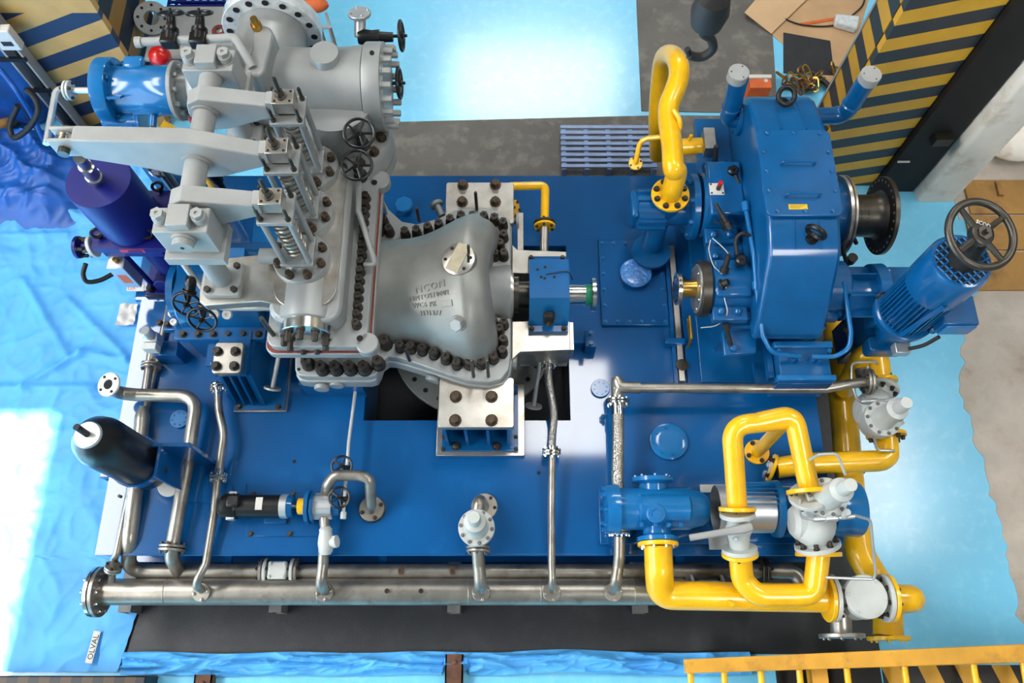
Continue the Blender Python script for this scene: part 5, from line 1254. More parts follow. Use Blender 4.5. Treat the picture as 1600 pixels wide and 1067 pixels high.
yb = thing('square_flange_stub', 'short yellow stub with square steel flange beside the tall yellow pipe', 'pipe', a)
part(yb, 'stub', MB().cyl(a - V((.06, 0, 0)), c_, .068, seg=20), 'yellow'); part(yb, 'square_flange', MB().box(c_.x, c_.x + .09, c_.y - .10, c_.y + .10, .50, .73), 'mach', bevel=.004)
part(yb, 'nipple', MB().cyl(a + V((.02, .02, .06)), a + V((.03, .03, .12)), .014), 'yellow')
tpth = [P(1052, 172, 1.1), P(1062, 186, 1.09), P(1063, 203, 1.02), P(1050, 213, .98), P(1012, 216, .90), P(1000, 222, .86), P(994, 250, .75), P(993, 256, .70)]
yt = pipe('vent_tube', 'thin yellow tube curling off the tall yellow pipe to a small flange', tpth, .020, 'yellow', rad=.07)
flange(yt, P(993, 256, .70), (0, -.2, 1), .055, .015, 'yellow', nb=4, br=.006)
b2 = pipe('seal_pipe', 'slim yellow elbow pipe leading to the turbine bearing', [P(797, 291, .5), P(833, 290, .5), P(852, 290, .5), P(851, 348, .5)], .034, 'yellow', rad=.10)
joint(b2, P(851, 351, .5), (0, 1, 0), .085, .02, 'bolt', 'yellow', nb=6, br=.007, bm='bolt')
part(b2, 'lower_pipe', MB().cyl(P(851, 355, .5), P(850, 395, .45), .034), 'pipe')
q = P(803, 326, .45)
yf = thing('yellow_blank', 'small yellow blank flange peeping out behind the turbine corner', 'flange', q)
flange(yf, q, (.8, -.2, .3), .07, .02, 'yellow', nb=4, br=.010); part(yf, 'neck', MB().cyl(q - V((.12, -.03, .03)), q, .03), 'yellow')
q = P(806, 345, .42); sf = thing('silver_blank', 'small silver blank flange below the yellow one at the turbine corner', 'flange', q)
part(sf, 'neck', MB().cyl(q - V((.12, 0, 0)), q, .03), 'silver'); part(sf, 'disc', MB().disc(q, (1, 0, 0), .065, .025), 'silver')

# ================================================================== STEEL HEADERS IN FRONT OF THE SKID
HZ, HY = -.25, .535
hd = thing('drain_header', 'big steel header pipe with blind flange along the skid front', 'pipe', (-1, HY, HZ))
hx0, hx1 = P(160, 925, HZ).x, P(1075, 925, HZ).x
part(hd, 'pipe_run', MB().tube([(hx0, HY, HZ), (hx1, HY, HZ)], .098, 28), 'pipe')
for u in (262, 500, 990, 733, 845): part(hd, 'weld_seam', MB().torus((P(u, 925, HZ).x, HY, HZ), (1, 0, 0), .098, .004, 28, 6), 'pipe')
joint(hd, (hx0 - .03, HY, HZ), (1, 0, 0), .185, .03, 'pipe', 'chrome', nb=10, br=.011, bm='chrome')
part(hd, 'blind_plate', MB().disc((hx0 - .075, HY, HZ), (1, 0, 0), .17, .02, 32), 'dsteel')
for u in (605, 658):
    q = P(u, 927, HZ + .09); part(hd, 'nipple', MB().lathe((q.x, HY, HZ + .08), (0, -.1, 1), [(0, .018), (.04, .018), (.04, .010), (.03, .010)], 12), 'bolt')
for x in (-2.9, -1.6, -.3, 1.0): part(hd, 'saddle', MB().box(x - .04, x + .04, HY - .06, HY + .06, FZ + .0, HZ - .09), 'dsteel')
DZ, DY = -.26, .685
dr_ = thing('oil_return_header', 'slimmer steel return pipe between header and skid edge', 'pipe', (-.5, DY, DZ))
d0 = P(196, 800, .06)
part(dr_, 'pipe_run', MB().tube(fillet([P(222, 655, .06), P(211, 770, .06), P(202, 850, .02), V((P(204, 893, DZ).x - .02, DY + .0, DZ)), (P(1185, 893, DZ).x, DY, DZ)], [.1, .15, .20, .1], 9), .056, 20), 'pipe')
part(dr_, 'reducer', MB().lathe(P(222, 655, .06), P(231, 585, .06) - P(222, 655, .06), [(0, .056), (.03, .056), (.08, .038), (.10, .034)], 18), 'pipe')
part(dr_, 'upper_run', MB().tube([P(226, 622, .06), P(236, 555, .06), P(240, 520, .06)], .034, 16), 'pipe')
joint(dr_, P(236, 572, .06), P(236, 555, .06) - P(226, 622, .06), .078, .018, 'pipe', nb=4)
for u in (628, 708):
    part(dr_, 'nipple', MB().lathe((P(u, 889, DZ).x, DY, DZ + .045), (0, -.1, 1), [(0, .02), (.03, .02), (.03, .010), (.02, .010)], 12), 'rustbolt')
    part(dr_, 'weld_pad', MB().lathe((P(u, 889, DZ).x, DY, DZ + .03), (0, 0, 1), [(0, .035), (.024, .03)], 16), 'rust')
for x in (-2.2, -1.0, .3, 1.3): part(dr_, 'hanger', MB().box(x - .03, x + .03, DY - .03, SY0 + .12, DZ - .09, DZ - .05), 'deck')
# end of the return header: flange pair and elbow
ee = thing('return_elbow', 'dark steel elbow with bolted flange at the header end', 'pipe', (1.6, DY, DZ))
xe = P(1185, 893, DZ).x
part(ee, 'pipe_run', MB().tube(fillet([(xe, DY, DZ), (xe + .30, DY, DZ), (xe + .32, HY - .02, DZ)], .13, 9), .056, 18), 'pipe')
joint(ee, (xe + .04, DY, DZ), (1, 0, 0), .105, .026, 'dsteel', nb=6, br=.009)
# check valves
def check_valve(u, v, Y, Z, R, L, lab):
    x = P(u, v, Z + .05).x; t = thing('check_valve', lab, 'valve', (x, Y, Z - R))
    part(t, 'body', MB().lathe((x - L / 2, Y, Z), (1, 0, 0), [(0, R * .55), (L * .25, R * .62), (L * .75, R * .62), (L, R * .55)], 20), 'white')
    for sx in (-1, 1):
        joint(t, (x + sx * L / 2, Y, Z), (1, 0, 0), R, .025, 'white' if sx < 0 else 'pipe', 'pipe' if sx < 0 else 'white', nb=6, br=.008)
    cvr = part(t, 'cover', MB().box(x - L * .30, x + L * .30, Y - L * .28, Y + L * .28, Z + R * .55, Z + R * .95), 'white', bevel=.012)
    for dx in (-.22, .22):
        for dy in (-.2, .2): bolt(cvr, (x + dx * L, Y + dy * L, Z + R * .95), r=.012, h=.014, m='white')
    return t
check_valve(435, 889, DY, DZ, .098, .235, 'white square-lidded check valve in the return pipe, left of the relief valve')
check_valve(1105, 912, HY, HZ, .125, .26, 'white square-lidded check valve half hidden by the yellow pipes')

# ------------------------------------------------------------------ branch pipes from deck to header
def tap(t, u, v, R=.068):
    """bolted flange where a branch lands on the header"""
    n_ = V((0, -.12, 1)).normalized(); q = V((P(u, v, HZ + .11).x, HY, HZ)) + n_ * .102
    part(t, 'saddle_neck', MB().cyl(q - n_ * .03, q, R * .7), 'pipe')
    f = part(t, 'header_flange', MB().disc(q, n_, R, .022), 'pipe')
    for x in ring(q + n_ * .022, n_, R * .77, 4, .2): bolt(f, x, n_, .012, .014, 'pipe')
    return q + V((0, 0, .02))
def branch(name, lab, px, r, m, lu, lv, z=.07, rad=.1, cat='pipe'):
    pts = [P(u, v, zz) for u, v, zz in px]
    t = thing(name, lab, cat, pts[0])
    q = V((P(lu, lv, HZ + .11).x, HY, HZ + .1))
    end = [V((q.x, HY + .03, .02)), q]
    part(t, 'pipe_run', MB().tube(fillet(pts + end, rad, 8), r, 16), m)
    tap(t, lu, lv); return t
t = branch('drain_branch', 'steel drain pipe from the bent hose past the black motor', [(340, 748, .10), (335, 800, .09), (322, 880, .04)], .029, 'pipe', 316, 918)
t1 = branch('drain_branch', 'long straight steel pipe below the bearing hose', [(863, 705, .12), (862, 800, .09), (862, 880, .04)], .027, 'pipe', 862, 918)
t2 = branch('drain_branch', 'steel pipe below the thick braided hose', [(968, 838, .12), (968, 868, .09), (966, 885, .05)], .042, 'pipe', 958, 920)
t3 = branch('drain_branch', 'steel pipe from the white inline strainer to the header', [(508, 826, .15), (506, 858, .11), (505, 880, .06)], .040, 'pipe', 508, 918)
t4 = branch('drain_branch', 'steel pipe from the single white relief valve to the header', [(745, 852, .16), (747, 868, .12), (748, 882, .08)], .045, 'pipe', 752, 918)
t5 = thing('thin_drain_pipe', 'thin steel pipe along the left skid edge', 'pipe', P(262, 478, .03))
part(t5, 'pipe_run', MB().tube(fillet([P(266, 470, .03), P(243, 570, .03), P(212, 720, .03), P(182, 868, .03), V((P(176, 888, -.05).x, DY + .08, -.05)), V((P(171, 912, -.2).x, HY, HZ + .02))], .1), .026, 14), 'pipe')
joint(t5, P(177, 887, -.02), P(182, 868, .03) - P(177, 889, -.05), .062, .016, 'pipe', nb=4)
for u, v in ((189, 776),):
    q = P(u, v, .06); part(t5, 'nipple', MB().cyl(q, q + V((0, 0, .03)), .012), 'bolt')
# S-pipe with open flange on the left
sp = thing('open_flange_pipe', 'steel pipe with open drilled flange crossing the left deck edge', 'pipe', P(170, 600, .3))
pts = [P(170, 601, .42), V((P(172, 608, .3).x, P(172, 606, .3).y, .18)), P(215, 617, .14), P(308, 619, .14), P(293, 720, .12), P(270, 850, .08), P(268, 872, .0), V((P(280, 892, DZ).x, DY, DZ + .02))]
part(sp, 'pipe_run', MB().tube(fillet(pts, [.09, .06, .14, .1, .1, .1], 9), .05, 18), 'pipe')
of_ = part(sp, 'open_flange', MB().disc(P(170, 600, .44) - V((0, 0, .02)), (-.25, -.1, 1), .092, .022, 32, hole=.038), 'paper')
for x in ring(P(170, 600, .44) + V((-.004, -.002, .003)), (-.25, -.1, 1), .069, 4, .6): part(of_, 'bolt_hole', MB().cyl(x, x + V((0, 0, .002)), .011, seg=10), 'shadow')
part(sp, 'bore', MB().cyl(P(170, 600, .44) - V((0, 0, .03)), P(170, 600, .44) - V((0, 0, .012)), .045, seg=20), 'shadow')
joint(sp, P(269, 856, .07), (0.05, 1, .05), .095, .02, 'pipe', nb=6, br=.008)
# blind flanged stub under the accumulator bracket
q = P(262, 757, .14); st_ = thing('blank_flange', 'pale blank flange under the accumulator bracket', 'flange', q)
part(st_, 'disc', MB().disc(V((q.x, q.y, .10)), (0, 0, 1), .085, .02, 28), 'paper'); part(st_, 'neck', MB().cyl((q.x, q.y, 0), (q.x, q.y, .10), .04), 'pipe')

# flexible hoses
def hose(lab, px, r, m, jr, top=True, bot=True):
    pts = spline([P(u, v, z) for u, v, z in px], 10); t = thing('flexible_hose', lab, 'hose', pts[0])
    part(t, 'hose_body', MB().tube(pts, r, 16), m)
    part(t, 'ferrule', MB().cyl(pts[0], pts[4], r * 1.12), 'chrome'); part(t, 'ferrule', MB().cyl(pts[-1], pts[-5], r * 1.12), 'chrome')
    if top: joint(t, pts[0], pts[1] - pts[0], jr, .018, 'chrome', nb=6, br=.0065, bm='chrome')
    if bot: joint(t, pts[-1], pts[-1] - pts[-2], jr, .018, 'chrome', nb=6, br=.0065, bm='chrome')
    return t
hose('curved steel hose from the slotted pedestal to the black motor', [(341, 605, .14), (342, 640, .14), (349, 678, .14), (345, 712, .12), (341, 746, .10)], .030, 'pipe', .068)
hose('slim braided hose under the bearing housing', [(856, 568, .28), (858, 600, .27), (865, 645, .22), (863, 680, .17), (862, 705, .13)], .030, 'braid', .072)
hose('thick braided hose left of the screw pump', [(965, 628, .24), (966, 680, .22), (965, 740, .2), (967, 790, .18), (968, 830, .15)], .046, 'braid', .092)
bp1 = pipe('bearing_drain', 'grey elbow drain from the bearing bracket to the slim braided hose', [P(812, 544, .42), P(842, 549, .42), P(856, 554, .40), P(856, 566, .29)], .024, 'silver', rad=.05)
bp2 = pipe('gear_drain', 'steel pipe running along the gearbox foot to the yellow line flange', [P(965, 622, .25), P(965, 606, .30), P(985, 606, .30), P(1290, 607, .30), P(1325, 600, .32), P(1352, 597, .32)], .036, 'pipe', rad=.09)
part(bp2, 'elbow', MB().tube(fillet([P(965, 622, .25), P(964, 592, .30), P(968, 605, .30), P(1000, 606, .30)], .06), .046, 16), 'pipe')
joint(bp2, P(1356, 596, .32), (1, 0, 0), .10, .02, 'pipe', nb=6, br=.008)
bp3 = pipe('side_pipe', 'short steel pipe on the far side of the thick yellow pipe', [P(1332, 520, .1), P(1348, 592, .15), P(1352, 606, .2)], .045, 'pipe')

# ================================================================== JACKING / OIL PUMP SET (black motor)
bm_ = thing('jacking_motor', 'black cylindrical motor on a blue base plate', 'motor', P(410, 800, 0))
mz = .14; mp = P(400, 793, mz + .0); my = P(400, 791, mz).y
x0, x1 = P(343, 791, mz).x, P(444, 791, mz).x
part(bm_, 'frame', MB().lathe((x0 + .07, my, mz), (1, 0, 0), [(0, .085), (x1 - x0 - .07, .085)], 32), 'black')
part(bm_, 'fan_cowl', MB().lathe((x0, my, mz), (1, 0, 0), [(0, .06), (.03, .095), (.12, .10), (.14, .09)], 32), 'black')
part(bm_, 'connection_box', MB().cbox((x0 + .13, my + .02, mz + .10), .09, .09, .06), 'black', bevel=.015)
part(bm_, 'end_bell', MB().lathe((x1 - .02, my, mz), (1, 0, 0), [(0, .088), (.05, .088), (.055, .08)], 32), 'alum')
part(bm_, 'end_plate', MB().lathe((x1 + .03, my, mz), (1, 0, 0), [(0, .085), (.04, .075)], 28), 'blue')
for s_ in (-1, 1): part(bm_, 'bracket_tab', MB().cbox((x0 + .10, my + s_ * .09, mz + .02), .06, .03, .05), 'alum', bevel=.006)
q = V((P(405, 785, mz + .08).x, my, mz)); part(bm_, 'name_plate', MB().box(q.x - .025, q.x + .025, my - .04, my + .05, mz + .078, mz + .0875), 'paper')
bpx0, bpx1 = P(383, 838, .01).x, P(530, 838, .01).x
part(bm_, 'base_plate', MB().box(bpx0, bpx1, P(450, 838, .01).y, P(450, 770, .01).y, 0, .015), 'deck', bevel=.003)
part(bm_, 'foot', MB().box(q.x + .0, x1, my - .11, my + .08, .015, .05), 'blue', bevel=.005)
for u, v in ((397, 772), (458, 772), (392, 834), (453, 834)): bolt(bm_, P(u, v, .015), r=.016, h=.02)
part(bm_, 'shaft', MB().cyl((x1 + .06, my, mz), (x1 + .15, my, mz), .014), 'steel')
part(bm_, 'coupling', MB().lathe((P(466, 791, mz).x, my, mz), (1, 0, 0), [(0, .055), (.005, .06), (.07, .06), (.075, .055)], 24), 'yellow')
gp = thing('gear_pump', 'ribbed aluminium gear pump with blue flange plate', 'pump', P(505, 800, 0))
px_ = P(480, 791, mz).x
part(gp, 'flange_plate', MB().prism([(my - .13, mz - .02), (my - .10, mz - .11), (my + .08, mz - .11), (my + .12, mz), (my + .10, mz + .09), (my + .04, mz + .13), (my - .06, mz + .13), (my - .12, mz + .07)], px_, px_ + .03, mx_), 'blue', bevel=.004)
part(gp, 'flange_plate', MB().prism([(my - .12, mz - .02), (my - .09, mz - .10), (my + .07, mz - .10), (my + .10, mz), (my + .09, mz + .07), (my + .03, mz + .12), (my - .06, mz + .12), (my - .11, mz + .06)], px_ + .036, px_ + .06, mx_), 'blue', bevel=.004)
b = MB(); sec = []
for a in range(48):
    th = 2 * PI * a / 48; sec.append((my + (.085 + .012 * (math.cos(6 * th) > 0)) * math.cos(th), mz + (.085 + .012 * (math.cos(6 * th) > 0)) * math.sin(th)))
part(gp, 'body', MB().prism(sec, px_ + .06, px_ + .19, mx_), 'alum')
part(gp, 'end_cover', MB().lathe((px_ + .19, my, mz), (1, 0, 0), [(0, .08), (.05, .075), (.055, .06)], 24), 'blue')
ar = pipe('suction_arch', 'arched steel pipe from the gear pump to the deck flange', [V((px_ + .13, my + .09, mz)), P(512, 757, .25), P(522, 743, .28), P(560, 743, .28), P(578, 748, .28), P(580, 790, .10), P(580, 797, .02)], .04, 'pipe', rad=.09)
q = P(582, 796, .0); f = flange(ar, V((q.x, q.y, 0.02)), (0, 0, 1), .095, .025, 'pipe', nb=4, br=.012, bh=.02)
part(ar, 'deck_ring', MB().cyl((q.x, q.y, 0), (q.x, q.y, .02), .10, seg=28), 'dsteel')
sn = thing('inline_strainer', 'white inline strainer with side plug below the gear pump', 'strainer', P(508, 840, .1))
a, c_ = P(509, 862, .10), P(509, 822, .16)
part(sn, 'body', MB().lathe(P(509, 866, .11), P(509, 828, .16) - P(509, 866, .11), [(0, .035), (.02, .05), (.08, .058), (.13, .052), (.16, .045), (.18, .048), (.20, .03)], 20), 'white')
q = P(511, 848, .14); part(sn, 'side_plug', MB().lathe(q, (1, .1, .3), [(0, .035), (.05, .035), (.05, .045), (.08, .045), (.085, .03)], 12), 'white')
part(sn, 'outlet_nipple', MB().cyl(P(509, 832, .15), V((px_ + .13, my - .09, mz)), .036), 'pipe')
# slender pipe with two little handwheel valves
sv = pipe('instrument_pipe', 'thin pale vertical pipe behind the two small black handwheels', [P(556, 606, .12), P(545, 690, .14), P(536, 808, .16)], .013, 'white')
part(sv, 'end_nut', MB().lathe(P(537, 800, .16), P(536, 812, .16) - P(537, 800, .16), [(0, .022), (.05, .022)], 8), 'white')
for u, v, lab in ((534, 728, 'small black handwheel valve above the arched steel pipe'), (530, 777, 'small black handwheel valve over the gear pump')):
    q = P(u, v, .28); t = thing('needle_valve', lab, 'valve', V((q.x, q.y, .12)))
    bq = P(u + 9, v + (8 if v < 750 else 6), .14)
    part(t, 'body', MB().cbox(bq, .045, .07, .05), 'black', bevel=.008)
    part(t, 'bonnet', MB().cyl(bq, q, .014, seg=10), 'black')
    wheel(t, q, V((.05, -.1, 1)), .082, .009, 'black')

# ================================================================== ACCUMULATOR
ax0 = V((-2.665, 1.365, .30)); atop = PY(133, 677, 1.365)
an = thing('accumulator', 'black bottle-shaped accumulator standing at the left deck edge', 'accumulator', (ax0.x, ax0.y, 0))
zt = atop.z
part(an, 'shell', MB().lathe((atop.x, ax0.y, .12), (ax0.x * 0, 0, 1), [(0, .05), (.04, .10), (.10, .15), (.18, .172), (zt - .12 - .22, .172), (zt - .12 - .14, .155), (zt - .12 - .08, .12), (zt - .12 - .045, .088), (zt - .12 - .04, .085)], 48), 'black', ang=60)
part(an, 'neck_ring', MB().lathe((atop.x, ax0.y, zt - .165 + .08), (0, 0, 1), [(0, .088), (.05, .088), (.06, .08), (.06, .03)], 36), 'alum')
part(an, 'gas_valve', MB().cyl((atop.x, ax0.y, zt - .04), (atop.x - .02, ax0.y + .02, zt + .08), .022, seg=14), 'black')
part(an, 'base_nut', MB().cyl((atop.x, ax0.y, 0), (atop.x, ax0.y, .13), .045, seg=16), 'dsteel')
ab = thing('accumulator_bracket', 'blue folded bracket holding the accumulator', 'bracket', P(300, 750, 0))
q0, q1 = P(258, 716, .5), P(324, 770, .05)
bx = -2.50
part(ab, 'side_plate', MB().prism([(1.22, .02), (1.46, .02), (1.46, .62), (1.22, .62)], bx + .03, bx + .05, mx_), 'deck', bevel=.003)
part(ab, 'back_plate', MB().box(-2.52, -2.26, 1.44, 1.47, 0.0, .60), 'deck', bevel=.003)
part(ab, 'clamp', MB().lathe((atop.x, ax0.y, .42), (0, 0, 1), [(0, .172), (0, .185), (.06, .185), (.06, .172)], 40, cap=False), 'deck')
part(ab, 'foot', MB().box(-2.56, -2.12, 1.16, 1.48, 0, .02), 'deck')
part(ab, 'base_pad', MB().box(-2.22, -2.02, 1.08, 1.30, 0, .012), 'deck')
bolt(ab, (-2.10, 1.14, .012), r=.016, h=.02)
q = V((-2.49, 1.30, .5)); part(ab, 'clamp_bolt', MB().cyl(q, q + V((.06, 0, 0)), .012, seg=8), 'bolt')

# lashing lug left of the skid
q = P(160, 740, -.2); lg = thing('lifting_lug', 'blue square lifting lug on the skid side below the accumulator', 'lug', (SX0, q.y, -.3))
part(lg, 'lug_plate', MB().box(SX0 - .14, SX0 + .01, q.y - .05, q.y + .05, -.28, -.12), 'deck', bevel=.01)
part(lg, 'lug_hole', MB().cyl((SX0 - .08, q.y - .051, -.20), (SX0 - .08, q.y - .0495, -.20), .035), 'shadow')

# ================================================================== RELIEF VALVES
def relief(lab, base, zb, zt_, topx, scale=1., inlet=None, out=None, disk_r=.125, name='relief_valve'):
    """off-white spring relief valve with vertical bonnet; base = (x, y) of the axis, zb = disk height, zt_ = tip height"""
    x, y = base; t = thing(name, lab, 'valve', (x, y, zb - .2))
    part(t, 'body', MB().lathe((x, y, zb - .22 * scale), (0, 0, 1), [(0, .05 * scale), (.03 * scale, .095 * scale), (.10 * scale, .12 * scale), (.17 * scale, .115 * scale), (.20 * scale, .10 * scale)], 28), 'white', ang=60)
    dk = part(t, 'bonnet_flange', MB().disc((x, y, zb - .025), (0, 0, 1), disk_r, .05, 36), 'white')
    L = zt_ - zb
    part(t, 'bonnet', MB().lathe((x, y, zb + .02), V((topx - x, 0, L)), [(0, disk_r * .70), (.02, disk_r * .62), (L * .50, disk_r * .56), (L * .55, disk_r * .60), (L * .62, disk_r * .58), (L * .66, disk_r * .36), (L * .95, disk_r * .33), (L * .98, disk_r * .30)], 28), 'white', ang=45)
    for q in ring(V((x, y, zb + .025)), (0, 0, 1), disk_r * .86, 10, .2): bolt(dk, q, r=.011, h=.013, m='dgrey')
    return t
# single one by the deck edge
r1b = P(745, 826, .24); rt = PY(739, 804, r1b.y)
r1 = relief('single off-white relief valve at the front deck edge', (r1b.x, r1b.y), .28, min(rt.z, .72), r1b.x, 1., disk_r=.13)
joint(r1, P(747, 858, .16), (0, 1, 0), .085, .018, 'pipe', nb=6, br=.007)
part(r1, 'outlet', MB().cyl((r1b.x, r1b.y - .02, .16), P(747, 862, .16), .05), 'white')
e0 = P(750, 785, .12); part(r1, 'inlet_elbow', MB().tube(fillet([(r1b.x, r1b.y + .05, .15), P(748, 778, .22), P(755, 790, .03)], .07), .045, 16), 'pipe')
q = P(757, 796, 0); flange(r1, V((q.x, q.y + .02, 0)), (0, 0, 1), .10, .025, 'pipe', nb=6, br=.010)

# ================================================================== SCREW PUMP, COUPLING GUARD AND MOTOR
pz = .26; py_ = P(1030, 795, pz).y
sp_ = thing('screw_pump', 'blue horizontal screw pump with bolted covers', 'pump', (1.0, py_, 0))
x0, x1 = P(945, 795, pz).x, P(1105, 795, pz).x
part(sp_, 'rear_cover', MB().lathe((x0, py_, pz), (1, 0, 0), [(0, .13), (.01, .165), (.05, .175), (.10, .175)], 36), 'blue2')
for q in ring(V((x0 + .012, py_, pz)), (1, 0, 0), .145, 8, .2): bolt(sp_, q, (-1, 0, 0), .015, .035, 'blue2')
part(sp_, 'barrel', MB().lathe((x0 + .10, py_, pz), (1, 0, 0), [(0, .15), (.50, .15), (.52, .14), (.60, .12), (.64, .09)], 36), 'blue2')
part(sp_, 'crown', MB().lathe((x0 + .22, py_ - .01, pz + .09), (1, 0, 0), [(0, .06), (.02, .10), (.36, .10), (.38, .07)], 24), 'blue2')
q = V((x0 + .34, py_ - .06, pz + .17)); part(sp_, 'plug_boss', MB().lathe(q - V((0, -.02, .06)), (0, -.35, 1), [(0, .075), (.07, .07), (.08, .06)], 28), 'blue2')
part(sp_, 'plug', MB().lathe(q, (0, -.35, 1), [(0, .035), (.03, .035)], 6), 'blue2')
for dx in (.24, .34, .43, .52):
    for dy in (-.13, .07): bolt(sp_, (x0 + dx, py_ + dy, pz + .115), (0, dy * 2, 1), .014, .02, 'blue2')
part(sp_, 'suction_neck', MB().lathe((x0 + .36, py_ + .08, pz - .02), (0, 1, .1), [(0, .11), (.10, .10), (.12, .15), (.15, .15)], 32), 'blue2')
for q in ring(V((x0 + .36, py_ + .23, pz - .005)), (0, 1, .1), .125, 8): bolt(sp_, q, (0, 1, .1), .012, .016, 'blue2')
part(sp_, 'discharge_neck', MB().lathe((x0 + .37, py_ - .08, pz - .02), (0, -1, 0), [(0, .10), (.10, .10), (.12, .145), (.15, .145)], 32), 'blue2')
for s_ in (-1, 1): part(sp_, 'foot', MB().box(x0 + .2 + s_ * .08, x0 + .3 + s_ * .08, py_ - .14, py_ + .14, .05, .16), 'blue')
bf = thing('pump_base_frame', 'blue base frame under the screw pump and its motor', 'frame', (1.6, py_, 0))
part(bf, 'bed', MB().box(x0 - .02, 2.45, py_ - .22, py_ + .20, 0.0, .05), 'deck', bevel=.006)
part(bf, 'end_post', MB().box(x0 + .05, x0 + .08, py_ - .24, py_ - .22, -.15, .06), 'deck')
cg = thing('coupling_guard', 'bright rolled sheet-metal coupling guard between pump and motor', 'guard', (1.6, py_, .05))
gx0, gx1 = P(1113, 790, pz).x, P(1203, 790, pz).x
part(cg, 'guard_shell', MB().lathe((gx0 + .02, py_, pz), (1, 0, 0), [(0, .165), (0, .17), (gx1 - gx0 - .02, .17), (gx1 - gx0 - .02, .165)], 40, cap=False), 'alum')
part(cg, 'guard_core', MB().lathe((gx0 + .06, py_, pz), (1, 0, 0), [(0, .06), (gx1 - gx0 - .06, .06)], 20), 'dsteel')
part(cg, 'guard_foot', MB().box(gx0 - .03, gx1 - .05, py_ + .16, py_ + .22, .05, .056), 'alum'); part(cg, 'guard_foot', MB().box(gx0 + .0, gx0 + .14, py_ - .26, py_ - .16, .05, .056), 'alum')
mt = thing('pump_motor', 'blue finned electric motor driving the screw pump', 'motor', (2.2, py_, 0))
mx0, mx1 = gx1 + .005, 2.52
part(mt, 'drive_flange', MB().lathe((mx0, py_, pz), (1, 0, 0), [(0, .16), (.01, .20), (.05, .205), (.06, .18)], 40), 'blue2')
part(mt, 'frame', MB().lathe((mx0 + .05, py_, pz), (1, 0, 0), [(0, .165), (.36, .165)], 36), 'blue2')
for k in range(30): inst(mt, 'cooling_fin', 'pfin', lambda: MB().box(.02, .33, -.004, .004, .16, .195), 'blue2', (mx0 + .05, py_, pz), (0, math.sin(2 * PI * k / 30), math.cos(2 * PI * k / 30)))
part(mt, 'fan_cowl', MB().lathe((mx0 + .41, py_, pz), (1, 0, 0), [(0, .20), (mx1 - mx0 - .45, .20), (mx1 - mx0 - .43, .19), (mx1 - mx0 - .42, .14)], 40), 'blue2')
part(mt, 'connection_box', MB().cbox((mx0 + .20, py_ + .02, pz + .20), .18, .16, .10), 'blue2', bevel=.01)
part(mt, 'foot', MB().box(mx0 + .06, mx0 + .36, py_ - .17, py_ + .17, .05, .12), 'blue2')

# ================================================================== YELLOW OIL LINES
Y = 'yellow'
ya = thing('discharge_pipe', 'thick yellow pipe from the screw pump along the header to the three-way valve', 'pipe', P(1027, 860, .2))
xA = x0 + .37; yd = py_ - .23
flange(ya, (xA, yd - .004, pz - .02), (0, -1, 0), .145, .03, Y, nb=8, br=.010, bm='chrome')
yA = P(1150, 934, .12).y
pth = [(xA, yd - .03, pz - .02), (xA, yd - .2, pz - .04), V((xA + .02, yA + .02, .10)), (P(1290, 934, .10).x, yA, .10)]
part(ya, 'pipe_run', MB().tube(fillet(pth, [.1, .2], 10), .100, 26), Y)
xV = P(1345, 934, .14).x
flange(ya, (xV - .235, yA, .10), (1, 0, 0), .165, .03, Y, nb=8, br=.015)
q = P(1140, 938, .18); part(ya, 'nipple', MB().cyl(V((q.x, yA - .03, .18)), V((q.x, yA - .05, .22)), .018), Y)
# three-way valve
tv = thing('three_way_valve', 'white three-way valve with round lid at the right end of the yellow pipe', 'valve', (xV, yA, -.1))
part(tv, 'body', MB().lathe((xV, yA, -.06), (0, 0, 1), [(0, .10), (.05, .145), (.22, .145), (.23, .15), (.27, .15), (.275, .145)], 40), 'white')
lid = part(tv, 'lid', MB().disc((xV, yA, .215), (0, 0, 1), .148, .03, 40), 'white')
for q in ring(V((xV, yA, .245)), (0, 0, 1), .128, 6, .4): bolt(lid, q, r=.011, h=.012, m='white')
for s_ in (-1, 1):
    f = part(tv, 'flange', MB().disc((xV + s_ * .17, yA, .10), (s_, 0, 0), .165, .03, 36), 'white')
    part(tv, 'neck', MB().cyl((xV + s_ * .08, yA, .10), (xV + s_ * .17, yA, .10), .085), 'white')
    for q in ring(V((xV + s_ * .165, yA, .10)), (s_, 0, 0), .13, 8, .3): bolt(f, q, (-s_, 0, 0), .014, .03, 'bolt')
tvs = thing('valve_spout', 'bare steel spout with flat flange under the three-way valve', 'pipe', (xV - .1, yA - .2, -.2))
q = P(1320, 975, -.05); part(tvs, 'neck', MB().cyl((xV - .10, yA, -.0), (xV - .10, P(1320, 990, -.05).y, -.05), .075, seg=24), 'pipe')
flange(tvs, (xV - .10, P(1320, 990, -.05).y, -.05), (0, -1, 0), .16, .03, 'pipe', nb=8, br=.008, bm='pipe')
# thick yellow return line down the right side
yc = thing('cooler_line', 'long thick yellow pipe running down the right side of the skid', 'pipe', P(1320, 700, -.3))
zc = -.32
cp = [P(1306, 500, zc), P(1318, 640, zc), P(1331, 790, zc), P(1345, 868, zc), V((P(1386, 930, zc).x, yA + .02, zc)), V((P(1388, 994, zc).x, P(1388, 994, zc).y, zc))]
part(yc, 'pipe_run', MB().tube(fillet(cp, [.3, .3, .2, .2], 9), .108, 26), Y)
part(yc, 'clamp_band', MB().torus(P(1328, 738, zc), P(1331, 790, zc) - P(1318, 640, zc), .11, .006, 28, 6), 'pipe')
flange(yc, V((P(1388, 994, zc).x, P(1388, 994, zc).y, zc)), (0, -1, 0), .155, .03, Y, nb=8, br=.009, bm=Y)
ye = thing('valve_elbow', 'yellow elbow with rounded end right of the three-way valve', 'pipe', (xV + .3, yA, .1))
